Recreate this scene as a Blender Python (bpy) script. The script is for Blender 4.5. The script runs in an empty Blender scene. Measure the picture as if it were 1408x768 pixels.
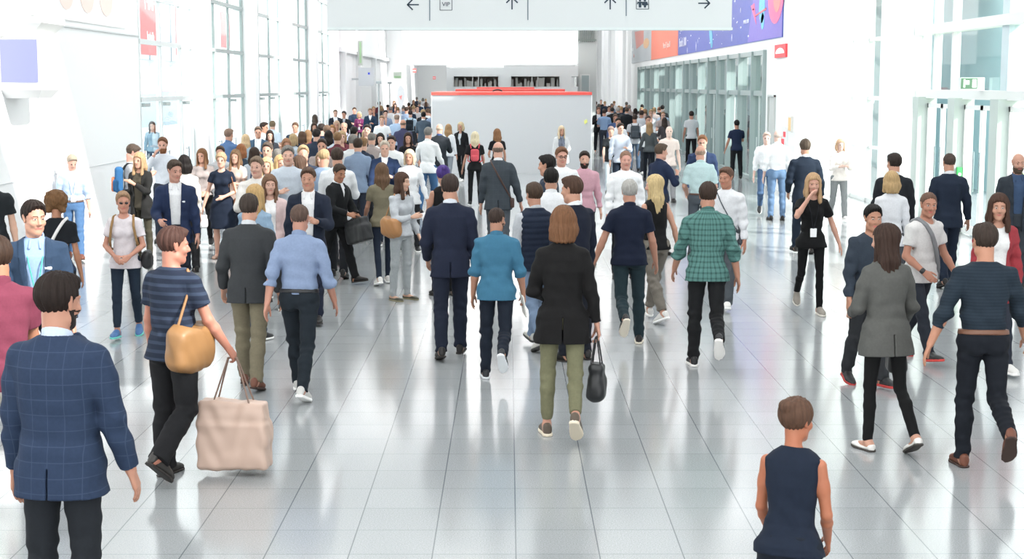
import bpy, math, random, re, time
import numpy as np
from mathutils import Vector, Matrix
T0 = time.time()
SC = bpy.context.scene
COL = SC.collection
PI = math.pi
R_ = math.radians

# ------------------------------------------------------------------ camera
CAM_H = 2.65
F_PX = 2097.0
VPX, VPY = 699.0, 117.0
PITCH = math.atan((384 - VPY) / F_PX)
YAW = math.atan((704 - VPX) / F_PX)
cam_d = bpy.data.cameras.new('camera')
cam = bpy.data.objects.new('camera', cam_d)
COL.objects.link(cam)
cam.location = (0, 0, CAM_H)
cam.rotation_euler = (PI / 2 - PITCH, 0, -YAW)
cam_d.sensor_width = 36.0
cam_d.lens = F_PX / 1408 * 36.0
cam_d.clip_start = 0.1
cam_d.clip_end = 600
SC.camera = cam
CAM_R = np.array(cam.rotation_euler.to_matrix())

def ray(px, py):
    d = CAM_R @ np.array([(px - 704) / F_PX, -(py - 384) / F_PX, -1.0])
    return d

def on_z(px, py, z=0.0):
    d = ray(px, py); t = (z - CAM_H) / d[2]
    return np.array([d[0] * t, d[1] * t, z])

def on_y(px, py, y):
    d = ray(px, py); t = y / d[1]
    return np.array([d[0] * t, y, CAM_H + d[2] * t])

def on_x(px, py, x):
    d = ray(px, py); t = x / d[0]
    return np.array([x, d[1] * t, CAM_H + d[2] * t])

# ------------------------------------------------------------------ light
SC.view_settings.view_transform = 'Standard'
SC.view_settings.look = 'None'
SC.view_settings.gamma = 1.0
SC.view_settings.use_curve_mapping = False
SC.view_settings.exposure = 0.74
W = bpy.data.worlds.new('world'); SC.world = W
W.use_nodes = True
bg = W.node_tree.nodes['Background']
bg.inputs[0].default_value = (0.985, 0.992, 1.0, 1)
bg.inputs[1].default_value = 2.3
sun_d = bpy.data.lights.new('sun', 'SUN'); sun_d.energy = 5.0; sun_d.angle = R_(0.8)
sun_d.color = (1.0, 0.97, 0.93)
sun = bpy.data.objects.new('sun', sun_d); COL.objects.link(sun)
sun.rotation_euler = Vector((-1.0, 0.62, -0.86)).to_track_quat('-Z', 'Y').to_euler()
CEIL = 9.6
LAMPS = []

# ------------------------------------------------------------------ colours, materials
def lin(c):
    if isinstance(c, str):
        c = tuple(int(c[i:i + 2], 16) / 255 for i in (0, 2, 4))
    return tuple((v / 12.92 if v <= .04045 else ((v + .055) / 1.055) ** 2.4) for v in c) + (1,)

MATS = {}
def tone(col, sat, lo, hi):
    c = lin(col); L = .3 * c[0] + .55 * c[1] + .15 * c[2]; k = lo + (hi - lo) * L ** .5
    return tuple(min(1, max(.004, (L + (v - L) * sat) * k)) for v in c[:3]) + (1,)
def base_mat(name, col, rough=.6, metal=0, spec=.5):
    m = bpy.data.materials.new(name); m.use_nodes = True
    b = m.node_tree.nodes['Principled BSDF']
    b.inputs['Base Color'].default_value = lin(col)
    b.inputs['Roughness'].default_value = rough
    b.inputs['Metallic'].default_value = metal
    b.inputs['Specular IOR Level'].default_value = spec
    return m, m.node_tree, b

def nd(nt, typ, **kw):
    n = nt.nodes.new(typ)
    for k, v in kw.items():
        if k.startswith('i_'):
            n.inputs[k[2:].replace('_', ' ')].default_value = v
        else:
            setattr(n, k, v)
    return n

def mth(nt, op, a, b=None, c=None):
    n = nt.nodes.new('ShaderNodeMath'); n.operation = op
    for i, v in enumerate((a, b, c)):
        if v is None: continue
        if isinstance(v, (int, float)): n.inputs[i].default_value = v
        else: nt.links.new(v, n.inputs[i])
    return n.outputs[0]

def mixc(nt, fac, a, b):
    n = nt.nodes.new('ShaderNodeMix'); n.data_type = 'RGBA'
    for s, v in ((n.inputs[0], fac), (n.inputs[6], a), (n.inputs[7], b)):
        if isinstance(v, (int, float, tuple)): s.default_value = v
        else: nt.links.new(v, s)
    return n.outputs[2]

def plain(col, rough=.5, metal=0, name='paint', spec=.5):
    k = ('p', col, rough, metal, name)
    if k not in MATS:
        m, nt, b = base_mat(name, col, rough, metal, spec)
        if name == 'leather': b.inputs['Base Color'].default_value = tone(col, .85, .45, .85)
        tc = nd(nt, 'ShaderNodeTexCoord'); no = nd(nt, 'ShaderNodeTexNoise', i_Scale=9.0, i_Detail=2.0)
        nt.links.new(tc.outputs['Object'], no.inputs['Vector'])
        c = lin(col)
        r = mth(nt, 'MULTIPLY_ADD', no.outputs[0], .10, rough - .05)
        nt.links.new(r, b.inputs['Roughness'])
        MATS[k] = m
    return MATS[k]

def fabric(col, pat=None, col2=None, name='fabric', rough=.88):
    k = ('f', col, pat, col2)
    if k in MATS: return MATS[k]
    m, nt, b = base_mat(name, col, rough, 0, .25)
    tc = nd(nt, 'ShaderNodeTexCoord')
    no = nd(nt, 'ShaderNodeTexNoise', i_Scale=55.0, i_Detail=3.0)
    nt.links.new(tc.outputs['Object'], no.inputs['Vector'])
    c = tone(col, .80, .42, .86)
    lo = tuple(v * .86 for v in c[:3]) + (1,); hi = tuple(min(1, v * 1.14) for v in c[:3]) + (1,)
    out = mixc(nt, no.outputs[0], lo, hi)
    if pat:
        sp = nd(nt, 'ShaderNodeSeparateXYZ'); nt.links.new(tc.outputs['Object'], sp.inputs[0])
        c2 = tone(col2, .80, .42, .86)
        def line(o, period, width):
            f = mth(nt, 'FRACT', mth(nt, 'MULTIPLY', o, 1 / period))
            return mth(nt, 'LESS_THAN', f, width)
        if pat == 'plaid':
            ang = mth(nt, 'ARCTAN2', sp.outputs[0], sp.outputs[1])
            a = line(mth(nt, 'MULTIPLY', ang, .17), .045, .35); h = line(sp.outputs[2], .05, .35)
            f = mth(nt, 'MULTIPLY', mth(nt, 'ADD', a, h), .42)
        elif pat == 'check':
            a = line(sp.outputs[0], .075, .05); h = line(sp.outputs[2], .07, .06)
            f = mth(nt, 'MULTIPLY', mth(nt, 'MAXIMUM', a, h), .4)
        elif pat == 'stripe':
            f = line(sp.outputs[2], .055, .4)
        elif pat == 'ribs':
            f = mth(nt, 'MULTIPLY', line(sp.outputs[2], .022, .3), .6)
        elif pat == 'dots':
            v = nd(nt, 'ShaderNodeTexVoronoi', i_Scale=34.0); nt.links.new(tc.outputs['Object'], v.inputs['Vector'])
            f = mth(nt, 'LESS_THAN', v.outputs['Distance'], .38)
        elif pat == 'wash':
            n2 = nd(nt, 'ShaderNodeTexNoise', i_Scale=7.0, i_Detail=3.0); nt.links.new(tc.outputs['Object'], n2.inputs['Vector'])
            f = mth(nt, 'MULTIPLY', n2.outputs[0], .7)
        out = mixc(nt, f, out, c2)
    nt.links.new(out, b.inputs['Base Color'])
    bp = nd(nt, 'ShaderNodeBump', i_Strength=.35, i_Distance=.006)
    n3 = nd(nt, 'ShaderNodeTexNoise', i_Scale=22.0, i_Detail=4.0); nt.links.new(tc.outputs['Object'], n3.inputs['Vector'])
    nt.links.new(n3.outputs[0], bp.inputs['Height']); nt.links.new(bp.outputs[0], b.inputs['Normal'])
    MATS[k] = m
    return m

def hairmat(col):
    k = ('h', col)
    if k in MATS: return MATS[k]
    m, nt, b = base_mat('hair', col, .65, 0, .2)
    tc = nd(nt, 'ShaderNodeTexCoord'); mp = nd(nt, 'ShaderNodeMapping'); mp.inputs['Scale'].default_value = (90, 90, 9)
    no = nd(nt, 'ShaderNodeTexNoise', i_Scale=1.0, i_Detail=3.0)
    nt.links.new(tc.outputs['Object'], mp.inputs[0]); nt.links.new(mp.outputs[0], no.inputs['Vector'])
    c = tone(col, .85, .5, .8)
    nt.links.new(mixc(nt, no.outputs[0], tuple(v * .45 for v in c[:3]) + (1,), tuple(min(1, v * 1.5) for v in c[:3]) + (1,)), b.inputs['Base Color'])
    bp = nd(nt, 'ShaderNodeBump', i_Strength=.5, i_Distance=.004)
    nt.links.new(no.outputs[0], bp.inputs['Height']); nt.links.new(bp.outputs[0], b.inputs['Normal'])
    MATS[k] = m
    return m

def skinmat(col):
    k = ('s', col)
    if k in MATS: return MATS[k]
    m, nt, b = base_mat('skin', col, .5, 0, .35)
    tc = nd(nt, 'ShaderNodeTexCoord'); no = nd(nt, 'ShaderNodeTexNoise', i_Scale=14.0, i_Detail=3.0)
    nt.links.new(tc.outputs['Object'], no.inputs['Vector'])
    c = tone(col, .84, .68, .82)
    nt.links.new(mixc(nt, no.outputs[0], (c[0] * .96, c[1] * .84, c[2] * .8, 1), (min(1, c[0] * 1.04), min(1, c[1] * 1.08), min(1, c[2] * 1.1), 1)), b.inputs['Base Color'])
    b.inputs['Subsurface Weight'].default_value = 0.0
    MATS[k] = m
    return m

def glass_mat():
    if 'glass' in MATS: return MATS['glass']
    m = bpy.data.materials.new('glass'); m.use_nodes = True
    nt = m.node_tree; nt.nodes.clear()
    o = nd(nt, 'ShaderNodeOutputMaterial'); mx = nd(nt, 'ShaderNodeMixShader')
    tr = nd(nt, 'ShaderNodeBsdfTransparent'); tr.inputs[0].default_value = (.94, .97, .965, 1)
    gl = nd(nt, 'ShaderNodeBsdfGlossy', i_Roughness=.02)
    fr = nd(nt, 'ShaderNodeFresnel'); ge = nd(nt, 'ShaderNodeNewGeometry')
    nt.links.new(mth(nt, 'MULTIPLY_ADD', ge.outputs['Backfacing'], 1 / 1.45 - 1.45, 1.45), fr.inputs[0])
    nt.links.new(mth(nt, 'MULTIPLY', fr.outputs[0], mth(nt, 'SUBTRACT', 1.0, ge.outputs['Backfacing'])), mx.inputs[0]); nt.links.new(tr.outputs[0], mx.inputs[1]); nt.links.new(gl.outputs[0], mx.inputs[2])
    nt.links.new(mx.outputs[0], o.inputs[0])
    MATS['glass'] = m
    return m

def emit(col, s, name='light_panel'):
    k = ('e', col, s)
    if k in MATS: return MATS[k]
    m, nt, b = base_mat(name, '2a2c30' if name in ('lit_screen', 'lit_green') else col, .4)
    b.inputs['Emission Color'].default_value = lin(col); b.inputs['Emission Strength'].default_value = s
    MATS[k] = m
    return m

# ------------------------------------------------------------------ object helpers
def link_mesh(name, V, F, mats, parent=None, smooth=False, fm=None):
    me = bpy.data.meshes.new(name)
    V = np.asarray(V, dtype=np.float32)
    if isinstance(F, np.ndarray):
        me.vertices.add(len(V)); me.vertices.foreach_set('co', V.ravel())
        n = F.shape[1]
        me.loops.add(F.size); me.loops.foreach_set('vertex_index', F.ravel().astype(np.int32))
        me.polygons.add(len(F)); me.polygons.foreach_set('loop_start', np.arange(0, F.size, n, dtype=np.int32))
        me.update(calc_edges=True)
    else:
        me.from_pydata([tuple(v) for v in V.tolist()], [], F)
    if not isinstance(mats, (list, tuple)): mats = [mats]
    for m in mats: me.materials.append(m)
    if fm is not None: me.polygons.foreach_set('material_index', np.asarray(fm, dtype=np.int32))
    if smooth: me.polygons.foreach_set('use_smooth', np.ones(len(me.polygons), dtype=bool))
    me.update()
    o = bpy.data.objects.new(name, me); COL.objects.link(o)
    if parent: o.parent = parent
    return o

def empty(name, loc=(0, 0, 0), rz=0):
    o = bpy.data.objects.new(name, None); COL.objects.link(o)
    o.location = loc; o.rotation_euler = (0, 0, rz); o.empty_display_size = .1
    return o

def tag(o, label=None, cat=None, group=None, kind=None):
    if label: label = re.sub(r'\b(woman|man)\b', 'person', label)
    if label: o['label'] = label
    if cat: o['category'] = cat
    if group: o['group'] = group
    if kind: o['kind'] = kind
    return o

class MB:
    """collects boxes / prisms / tubes and links them as one mesh"""
    def __init__(s): s.V = []; s.F = []; s.M = []; s.mi = 0
    def add(s, V, F):
        b = len(s.V); s.V += [tuple(v) for v in V]; s.F += [tuple(i + b for i in f) for f in F]; s.M += [s.mi] * len(F); return s
    def box(s, x0, x1, y0, y1, z0, z1, bev=0):
        if x1 < x0: x0, x1 = x1, x0
        if y1 < y0: y0, y1 = y1, y0
        if z1 < z0: z0, z1 = z1, z0
        V = [(x, y, z) for z in (z0, z1) for y in (y0, y1) for x in (x0, x1)]
        F = [(0, 2, 3, 1), (4, 5, 7, 6), (0, 1, 5, 4), (2, 6, 7, 3), (0, 4, 6, 2), (1, 3, 7, 5)]
        return s.add(V, F)
    def tube(s, pts, r, seg=8):
        pts = [Vector(p) for p in pts]; n = len(pts); V = []; F = []
        rr = r if isinstance(r, (list, tuple)) else [r] * n
        up = None
        for i, p in enumerate(pts):
            d = (pts[min(i + 1, n - 1)] - pts[max(i - 1, 0)]).normalized()
            if up is None: up = d.orthogonal().normalized()
            up = (up - d * up.dot(d)).normalized(); sd = d.cross(up)
            for k in range(seg):
                a = 2 * PI * k / seg
                V.append(p + (up * math.cos(a) + sd * math.sin(a)) * rr[i])
        for i in range(n - 1):
            for k in range(seg):
                k2 = (k + 1) % seg
                F.append((i * seg + k, i * seg + k2, (i + 1) * seg + k2, (i + 1) * seg + k))
        F.append(tuple(range(seg))[::-1]); F.append(tuple((n - 1) * seg + k for k in range(seg)))
        return s.add(V, F)
    def prism(s, pts2, fn, t0, t1):
        """polygon pts2 extruded; fn(a,b,t)->xyz"""
        n = len(pts2)
        V = [fn(a, b, t0) for a, b in pts2] + [fn(a, b, t1) for a, b in pts2]
        F = [tuple(range(n)), tuple(range(2 * n - 1, n - 1, -1))] + [(i, n + i, n + (i + 1) % n, (i + 1) % n) for i in range(n)]
        return s.add(V, F)
    def build(s, name, mats, parent=None, smooth=False, off=(0, 0, 0)):
        V = np.array(s.V, dtype=np.float32) - np.array(off, dtype=np.float32)
        return link_mesh(name, V, s.F, mats, parent, smooth, s.M if isinstance(mats, (list, tuple)) else None)
# ------------------------------------------------------------------ distance fields -> smooth meshes
F32 = np.float32
def smin(a, b, k):
    if k <= 0: return np.minimum(a, b)
    h = np.clip(.5 + .5 * (b - a) / k, 0, 1)
    return b + (a - b) * h - k * h * (1 - h)

class Field:
    def __init__(s, lo, hi, vox):
        s.lo = np.array(lo, dtype=float) - vox * 2; s.vox = vox
        n = np.ceil((np.array(hi) - s.lo) / vox).astype(int) + 3
        s.n = n; s.f = np.full(tuple(n), .12, dtype=F32)
        s.ax = [(s.lo[i] + vox * np.arange(n[i])).astype(F32) for i in range(3)]
    def sub(s, lo, hi):
        a = np.clip(np.floor((np.array(lo) - s.lo) / s.vox).astype(int), 0, s.n)
        b = np.clip(np.ceil((np.array(hi) - s.lo) / s.vox).astype(int) + 1, 0, s.n)
        sl = tuple(slice(a[i], b[i]) for i in range(3))
        if any(b[i] <= a[i] for i in range(3)): return None, None
        X = s.ax[0][sl[0]][:, None, None]; Y = s.ax[1][sl[1]][None, :, None]; Z = s.ax[2][sl[2]][None, None, :]
        return sl, (X, Y, Z)
    def put(s, sl, d, k, mode):
        if mode == 'u': s.f[sl] = smin(s.f[sl], d, k)
        elif mode == 's': s.f[sl] = -smin(-s.f[sl], d, k)
    def cone(s, a, b, ra, rb, k=.0, flat=None, mode='u'):
        a = np.array(a, dtype=float); b = np.array(b, dtype=float); m = max(ra, rb) + max(k, .01) + s.vox * 2
        sl, G = s.sub(np.minimum(a, b) - m, np.maximum(a, b) + m)
        if sl is None: return
        X, Y, Z = G[0] - F32(a[0]), G[1] - F32(a[1]), G[2] - F32(a[2])
        ba = b - a; L = float(ba @ ba) + 1e-9
        t = np.clip((X * F32(ba[0]) + Y * F32(ba[1]) + Z * F32(ba[2])) / F32(L), 0, 1)
        qx, qy, qz = X - t * F32(ba[0]), Y - t * F32(ba[1]), Z - t * F32(ba[2])
        q2 = qx * qx + qy * qy + qz * qz
        if flat is not None:
            n, sc = flat; dn = qx * F32(n[0]) + qy * F32(n[1]) + qz * F32(n[2])
            q2 = q2 + (sc * sc - 1) * dn * dn
        d = np.sqrt(np.maximum(q2, 0)) - (F32(ra) + F32(rb - ra) * t)
        s.put(sl, d.astype(F32), k, mode)
    def ell(s, c, r, R=None, k=.0, mode='u'):
        c = np.array(c, dtype=float); r = np.array(r, dtype=float); m = r.max() + max(k, .01) + s.vox * 2
        sl, G = s.sub(c - m, c + m)
        if sl is None: return
        X, Y, Z = G[0] - F32(c[0]), G[1] - F32(c[1]), G[2] - F32(c[2])
        if R is None: R = np.eye(3)
        q = [(X * F32(R[i][0]) + Y * F32(R[i][1]) + Z * F32(R[i][2])) / F32(r[i]) for i in range(3)]
        k0 = np.sqrt(q[0] ** 2 + q[1] ** 2 + q[2] ** 2) + F32(1e-6)
        k1 = np.sqrt((q[0] / r[0]) ** 2 + (q[1] / r[1]) ** 2 + (q[2] / r[2]) ** 2) + F32(1e-6)
        s.put(sl, (k0 * (k0 - 1) / k1).astype(F32), k, mode)
    def box(s, fr, c, h, rad=.01, k=.0, mode='u'):
        """rounded box, centre c and half sizes h in frame fr"""
        o, R = fr; cw = fr_pt(fr, c); m = float(np.linalg.norm(h)) + .02 + s.vox * 2
        sl, G = s.sub(cw - m, cw + m)
        if sl is None: return
        X, Y, Z = G[0] - F32(cw[0]), G[1] - F32(cw[1]), G[2] - F32(cw[2])
        q = [np.abs(X * F32(R[i][0]) + Y * F32(R[i][1]) + Z * F32(R[i][2])) - F32(h[i] - rad) for i in range(3)]
        d = np.sqrt(sum(np.maximum(v, 0) ** 2 for v in q)) + np.minimum(np.maximum(np.maximum(q[0], q[1]), q[2]), 0) - F32(rad)
        s.put(sl, d.astype(F32), k, mode)
    def local(s, fr, G=None):
        o, R = fr
        if G is None: _, G = s.sub(s.lo - 9, s.lo + 99)
        X, Y, Z = G[0] - F32(o[0]), G[1] - F32(o[1]), G[2] - F32(o[2])
        return [X * F32(R[i][0]) + Y * F32(R[i][1]) + Z * F32(R[i][2]) for i in range(3)]
    def sections(s, fr, zs, A, B, C=None, n=2.3, k=.0):
        zs = np.array(zs); A = np.array(A); B = np.array(B); C = np.zeros(len(zs)) if C is None else np.array(C)
        pts = [fr_pt(fr, (x, y, z)) for x in (-A.max() - .03, A.max() + .03) for y in (-B.max() - .05, B.max() + .05) for z in (zs[0] - .03, zs[-1] + .03)]
        pts = np.array(pts); sl, G = s.sub(pts.min(0), pts.max(0))
        if sl is None: return
        x, y, z = s.local(fr, G)
        a = np.interp(z, zs, A).astype(F32); b = np.interp(z, zs, B).astype(F32); c = np.interp(z, zs, C).astype(F32)
        r = (np.abs(x / a) ** F32(n) + np.abs((y - c) / b) ** F32(n)) ** F32(1 / n)
        d = (r - 1) * np.minimum(a, b)
        d = np.maximum(d, np.maximum(z - F32(zs[-1]), F32(zs[0]) - z))
        s.put(sl, d.astype(F32), k, 'u')
    def cut(s, fr, fn):
        """keep only where fn(x,y,z) < 0 (frame coordinates)"""
        idx = np.nonzero(s.f < .02)
        q = s.band_pts(idx, fr)
        s.f[idx] = np.maximum(s.f[idx], fn(q[0], q[1], q[2]).astype(F32))
    def band_pts(s, idx, fr):
        R = np.array(fr[1], dtype=F32); X = [s.ax[i][idx[i]] - F32(fr[0][i]) for i in range(3)]
        return [X[0] * R[i][0] + X[1] * R[i][1] + X[2] * R[i][2] for i in range(3)]
    def ripple(s, fr, amp, fx, fz, seed, fn=None):
        idx = np.nonzero(np.abs(s.f) < s.vox * 1.8 + .006)
        q = s.band_pts(idx, fr)
        rs = np.random.RandomState(seed)
        ph = rs.uniform(0, 6.28, 8).astype(F32)
        x, y, z = q
        w = .35 * np.sin(fx * .6 * x + ph[0]) + .35 * np.sin(fx * .7 * y + ph[1])
        v = np.sin(fz * z + 2.2 * np.sin(fx * x + ph[2]) + 2.0 * w + ph[3]) * np.sin(fx * 1.3 * x + fz * .3 * z + ph[4])
        v = v + .6 * np.sin(fz * 1.9 * z + fx * 1.7 * y + 3 * w + ph[5]) * np.sin(fx * 2.1 * y + ph[6])
        if fn is not None: amp = amp * fn(x, y, z)
        s.f[idx] += (amp * v).astype(F32)
    def mesh(s):
        f = s.f
        f[0] = f[-1] = .1; f[:, 0] = f[:, -1] = .1; f[:, :, 0] = f[:, :, -1] = .1
        ins = f < 0
        nx, ny, nz = f.shape
        cnt = np.zeros((nx - 1, ny - 1, nz - 1), dtype=np.int8)
        for dx in (0, 1):
            for dy in (0, 1):
                for dz in (0, 1):
                    cnt += ins[dx:nx - 1 + dx, dy:ny - 1 + dy, dz:nz - 1 + dz]
        act = (cnt > 0) & (cnt < 8)
        I, J, K = np.nonzero(act)
        if len(I) == 0: return None, None
        vid = np.full(act.shape, -1, dtype=np.int32); vid[I, J, K] = np.arange(len(I))
        c = np.array([(0, 0, 0), (1, 0, 0), (0, 1, 0), (1, 1, 0), (0, 0, 1), (1, 0, 1), (0, 1, 1), (1, 1, 1)])
        val = np.stack([f[I + a, J + b, K + d] for a, b, d in c], 1)
        acc = np.zeros((len(I), 3)); num = np.zeros(len(I))
        for a, b in ((0, 1), (2, 3), (4, 5), (6, 7), (0, 2), (1, 3), (4, 6), (5, 7), (0, 4), (1, 5), (2, 6), (3, 7)):
            va, vb = val[:, a], val[:, b]; m = (va < 0) != (vb < 0)
            t = np.where(m, va / np.where(m, va - vb, 1), 0)
            p = c[a][None] + t[:, None] * (c[b] - c[a])[None]
            acc += p * m[:, None]; num += m
        V = (np.stack([I, J, K], 1) + acc / num[:, None]) * s.vox + s.lo
        Q = []
        for ax in range(3):
            A = [slice(None)] * 3; B = [slice(None)] * 3; A[ax] = slice(0, -1); B[ax] = slice(1, None)
            e = ins[tuple(A)] != ins[tuple(B)]
            i, j, k = np.nonzero(e); p = [i, j, k]
            o1, o2 = [(1, 2), (2, 0), (0, 1)][ax]
            ok = (p[o1] > 0) & (p[o2] > 0); p = [v[ok] for v in p]
            flip = ins[p[0], p[1], p[2]]
            def g(d1, d2):
                q = [v.copy() for v in p]; q[o1] -= d1; q[o2] -= d2
                return vid[q[0], q[1], q[2]]
            q = np.stack([g(1, 1), g(0, 1), g(0, 0), g(1, 0)], 1)
            q[~flip] = q[~flip][:, ::-1]
            Q.append(q)
        return V, np.concatenate(Q)

def fr_pt(fr, p): return np.array(fr[0]) + np.array(p, dtype=float) @ np.array(fr[1])
def fr_dir(fr, d): return np.array(d, dtype=float) @ np.array(fr[1])
def to_fr(fr, P): return (P - np.array(fr[0])) @ np.array(fr[1]).T
def rotx(a): c, s = math.cos(a), math.sin(a); return np.array([[1, 0, 0], [0, c, -s], [0, s, c]])
def rotz(a): c, s = math.cos(a), math.sin(a); return np.array([[c, -s, 0], [s, c, 0], [0, 0, 1]])
def roty(a): c, s = math.cos(a), math.sin(a); return np.array([[c, 0, s], [0, 1, 0], [-s, 0, c]])
def unit(v): v = np.array(v, dtype=float); return v / (np.linalg.norm(v) + 1e-12)
# ------------------------------------------------------------------ people (built at 1.75 m, then scaled)
LEGS = {  # (hip flex, knee, toe-down pitch) left, right
    'stand': ((1, 3, 0), (-1, 3, 0)), 'apart': ((4, 4, 0), (-4, 4, 0)),
    'walkL': ((21, 5, -10), (-15, 16, 22)), 'walkR': ((-15, 16, 22), (21, 5, -10)),
    'shortL': ((13, 5, -4), (-10, 12, 14)), 'shortR': ((-10, 12, 14), (13, 5, -4)),
    'passL': ((3, 4, 0), (0, 48, 40)), 'passR': ((0, 48, 40), (3, 4, 0)),
    'backL': ((4, 6, 0), (-12, 55, 50)), 'backR': ((-12, 55, 50), (4, 6, 0)),
    'lean': ((8, 5, 0), (-3, 2, 0)),
}
ARMS = {  # flex, abduct, elbow, inward, curl
    'hang': (3, 9, 12, 10, .5), 'fwd': (24, 9, 22, 15, .5), 'aft': (-20, 10, 14, 5, .5), 'out': (2, 17, 16, 10, .5),
    'phone': (22, 10, 88, 28, 1.3), 'look': (30, 10, 105, 34, 1.3), 'ear': (58, 34, 128, 18, 1.2), 'face': (62, 14, 122, 30, .9),
    'cross': (24, 12, 84, 62, .8), 'hold': (12, 12, 70, 20, 1.4), 'grip': (4, 9, 14, 8, 1.7), 'fold': (10, 14, 66, 48, .8),
    'pocket': (-14, 20, 48, 30, .3), 'strap': (30, 18, 128, 20, 1.7), 'reach': (34, 14, 24, 5, 1.7), 'swing': (34, 10, 38, 20, .6),
}

def skeleton(c):
    J = {}
    fem = c['sex'] == 'f'
    lean = c.get('lean', 2)
    tR = rotx(R_(lean)) @ np.eye(3)       # rows are axes: rotate z axis toward +y
    tR = np.array([[1, 0, 0], [0, math.cos(R_(lean)), -math.sin(R_(lean))], [0, math.sin(R_(lean)), math.cos(R_(lean))]])
    P = np.array([0, 0, .92])
    hipx = .092 if fem else .088
    splay = c.get('splay', 2.5)
    low = []
    for sd, k in ((-1, 0), (1, 1)):
        f, kn, pt = c['legs'][k]
        s_ = R_(splay) * (1.0 if abs(f) < 9 else .2)
        hip = P + np.array([sd * hipx, 0, 0])
        u = np.array([sd * math.sin(s_), math.sin(R_(f)) * math.cos(s_), -math.cos(R_(f)) * math.cos(s_)])
        g = R_(f - kn)
        v = np.array([sd * math.sin(s_) * .4, math.sin(g), -math.cos(g)])
        knee = hip + u * .43; ank = knee + v * .41
        toe = R_(c.get('toes', 7)) * sd
        pr = R_(pt)
        fw = np.array([math.sin(toe) * math.cos(pr), math.cos(toe) * math.cos(pr), -math.sin(pr)])
        side = np.array([math.cos(toe), -math.sin(toe), 0]); up = np.cross(side, fw)
        fr = (ank - up * .08, np.array([side, fw, up]))
        J[('hip', sd)] = hip; J[('knee', sd)] = knee; J[('ank', sd)] = ank; J[('foot', sd)] = fr
        low += [fr_pt(fr, (0, -.07, 0))[2], fr_pt(fr, (0, .17, 0))[2]]
    dz = -min(low)
    for k in list(J):
        v = J[k]
        J[k] = (v[0] + np.array([0, 0, dz]), v[1]) if k[0] == 'foot' else v + np.array([0, 0, dz])
    P = P + np.array([0, 0, dz]); J['P'] = P
    T = (P, tR); J['T'] = T
    sx = .152 if fem else .172
    for sd, k in ((-1, 0), (1, 1)):
        fl, ab, el, inr, curl = c['arms'][k]
        sh = fr_pt(T, (sd * sx, -.005, .462))
        u = np.array([sd * math.sin(R_(ab)), math.sin(R_(fl)) * math.cos(R_(ab)), -math.cos(R_(fl)) * math.cos(R_(ab))])
        p = np.array([0, math.cos(R_(fl)), math.sin(R_(fl))]) * math.cos(R_(inr)) + np.array([-sd, 0, 0]) * math.sin(R_(inr))
        p = unit(p - u * (p @ u))
        fo = u * math.cos(R_(el)) + p * math.sin(R_(el)); la = -u * math.sin(R_(el)) + p * math.cos(R_(el))
        u, fo, la = fr_dir(T, u), fr_dir(T, fo), fr_dir(T, la)
        elb = sh + u * .285; wr = elb + fo * .25
        n = unit(np.cross(la, fo)) * sd
        J[('sh', sd)] = sh; J[('elb', sd)] = elb; J[('wr', sd)] = wr; J[('hand', sd)] = (fo, la, n, curl)
        J[('palm', sd)] = wr + fo * .085 + n * .02
    yaw, pit = R_(c.get('hyaw', 0)), R_(c.get('hpitch', 6))
    b = np.array([[math.cos(yaw), -math.sin(yaw), 0], [math.sin(yaw), math.cos(yaw), 0], [0, 0, 1]])
    sidev = np.array([math.cos(-yaw), math.sin(-yaw), 0]); fwv = np.array([math.sin(yaw), math.cos(yaw), 0])
    fw = fwv * math.cos(pit) + np.array([0, 0, -math.sin(pit)]); up = np.cross(sidev, fw)
    J['H'] = (fr_pt(T, (0, .012, .70)) + fwv * .02 * math.sin(pit), np.array([sidev, fw, up]))
    return J

def hand(F, J, sd, fine):
    fo, la, n, curl = J[('hand', sd)]; w = J[('wr', sd)]
    if not fine:
        F.cone(w, w + fo * .08, .026, .034, .02, flat=(n, 1.7)); F.cone(w + fo * .08, w + fo * .15 + n * .03 * curl, .03, .02, .02, flat=(n, 1.5)); 
        F.cone(w + fo * .03 + la * .025, w + fo * .085 + la * .05 + n * .02, .012, .009, .01)
        return
    for q, (o, L, r) in enumerate(((.027, .070, .0092), (.009, .078, .0094), (-.009, .072, .009), (-.026, .056, .008))):
        kn = w + fo * (.088 - abs(q - 1) * .004) + la * o
        F.cone(w + la * o * .6 + fo * .008, kn, .0155, .0125, .012, flat=(n, 1.15))
        p = kn; a = R_(12) * curl + R_(4)
        for j, fr in enumerate((.46, .31, .23)):
            d = fo * math.cos(a) + n * math.sin(a) + la * (o * 1.6 if curl < 1 else 0)
            q2 = p + unit(d) * L * fr * 1.05
            F.cone(p, q2, r * (1 - .1 * j), r * (.9 - .1 * j), .002)
            p = q2; a += R_(24) * curl + R_(3)
    t0 = w + fo * .022 + la * .02 + n * .006
    t1 = t0 + unit(fo * .75 + la * .62 + n * .25) * .042; t2 = t1 + unit(fo * .9 + la * .25 + n * .35 * max(curl, .6)) * .032
    t3 = t2 + unit(fo * .85 + la * .02 + n * .45 * max(curl, .6)) * .025
    F.cone(t0, t1, .0155, .012, .010); F.cone(t1, t2, .0112, .0098, .003); F.cone(t2, t3, .0098, .008, .002)

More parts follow.
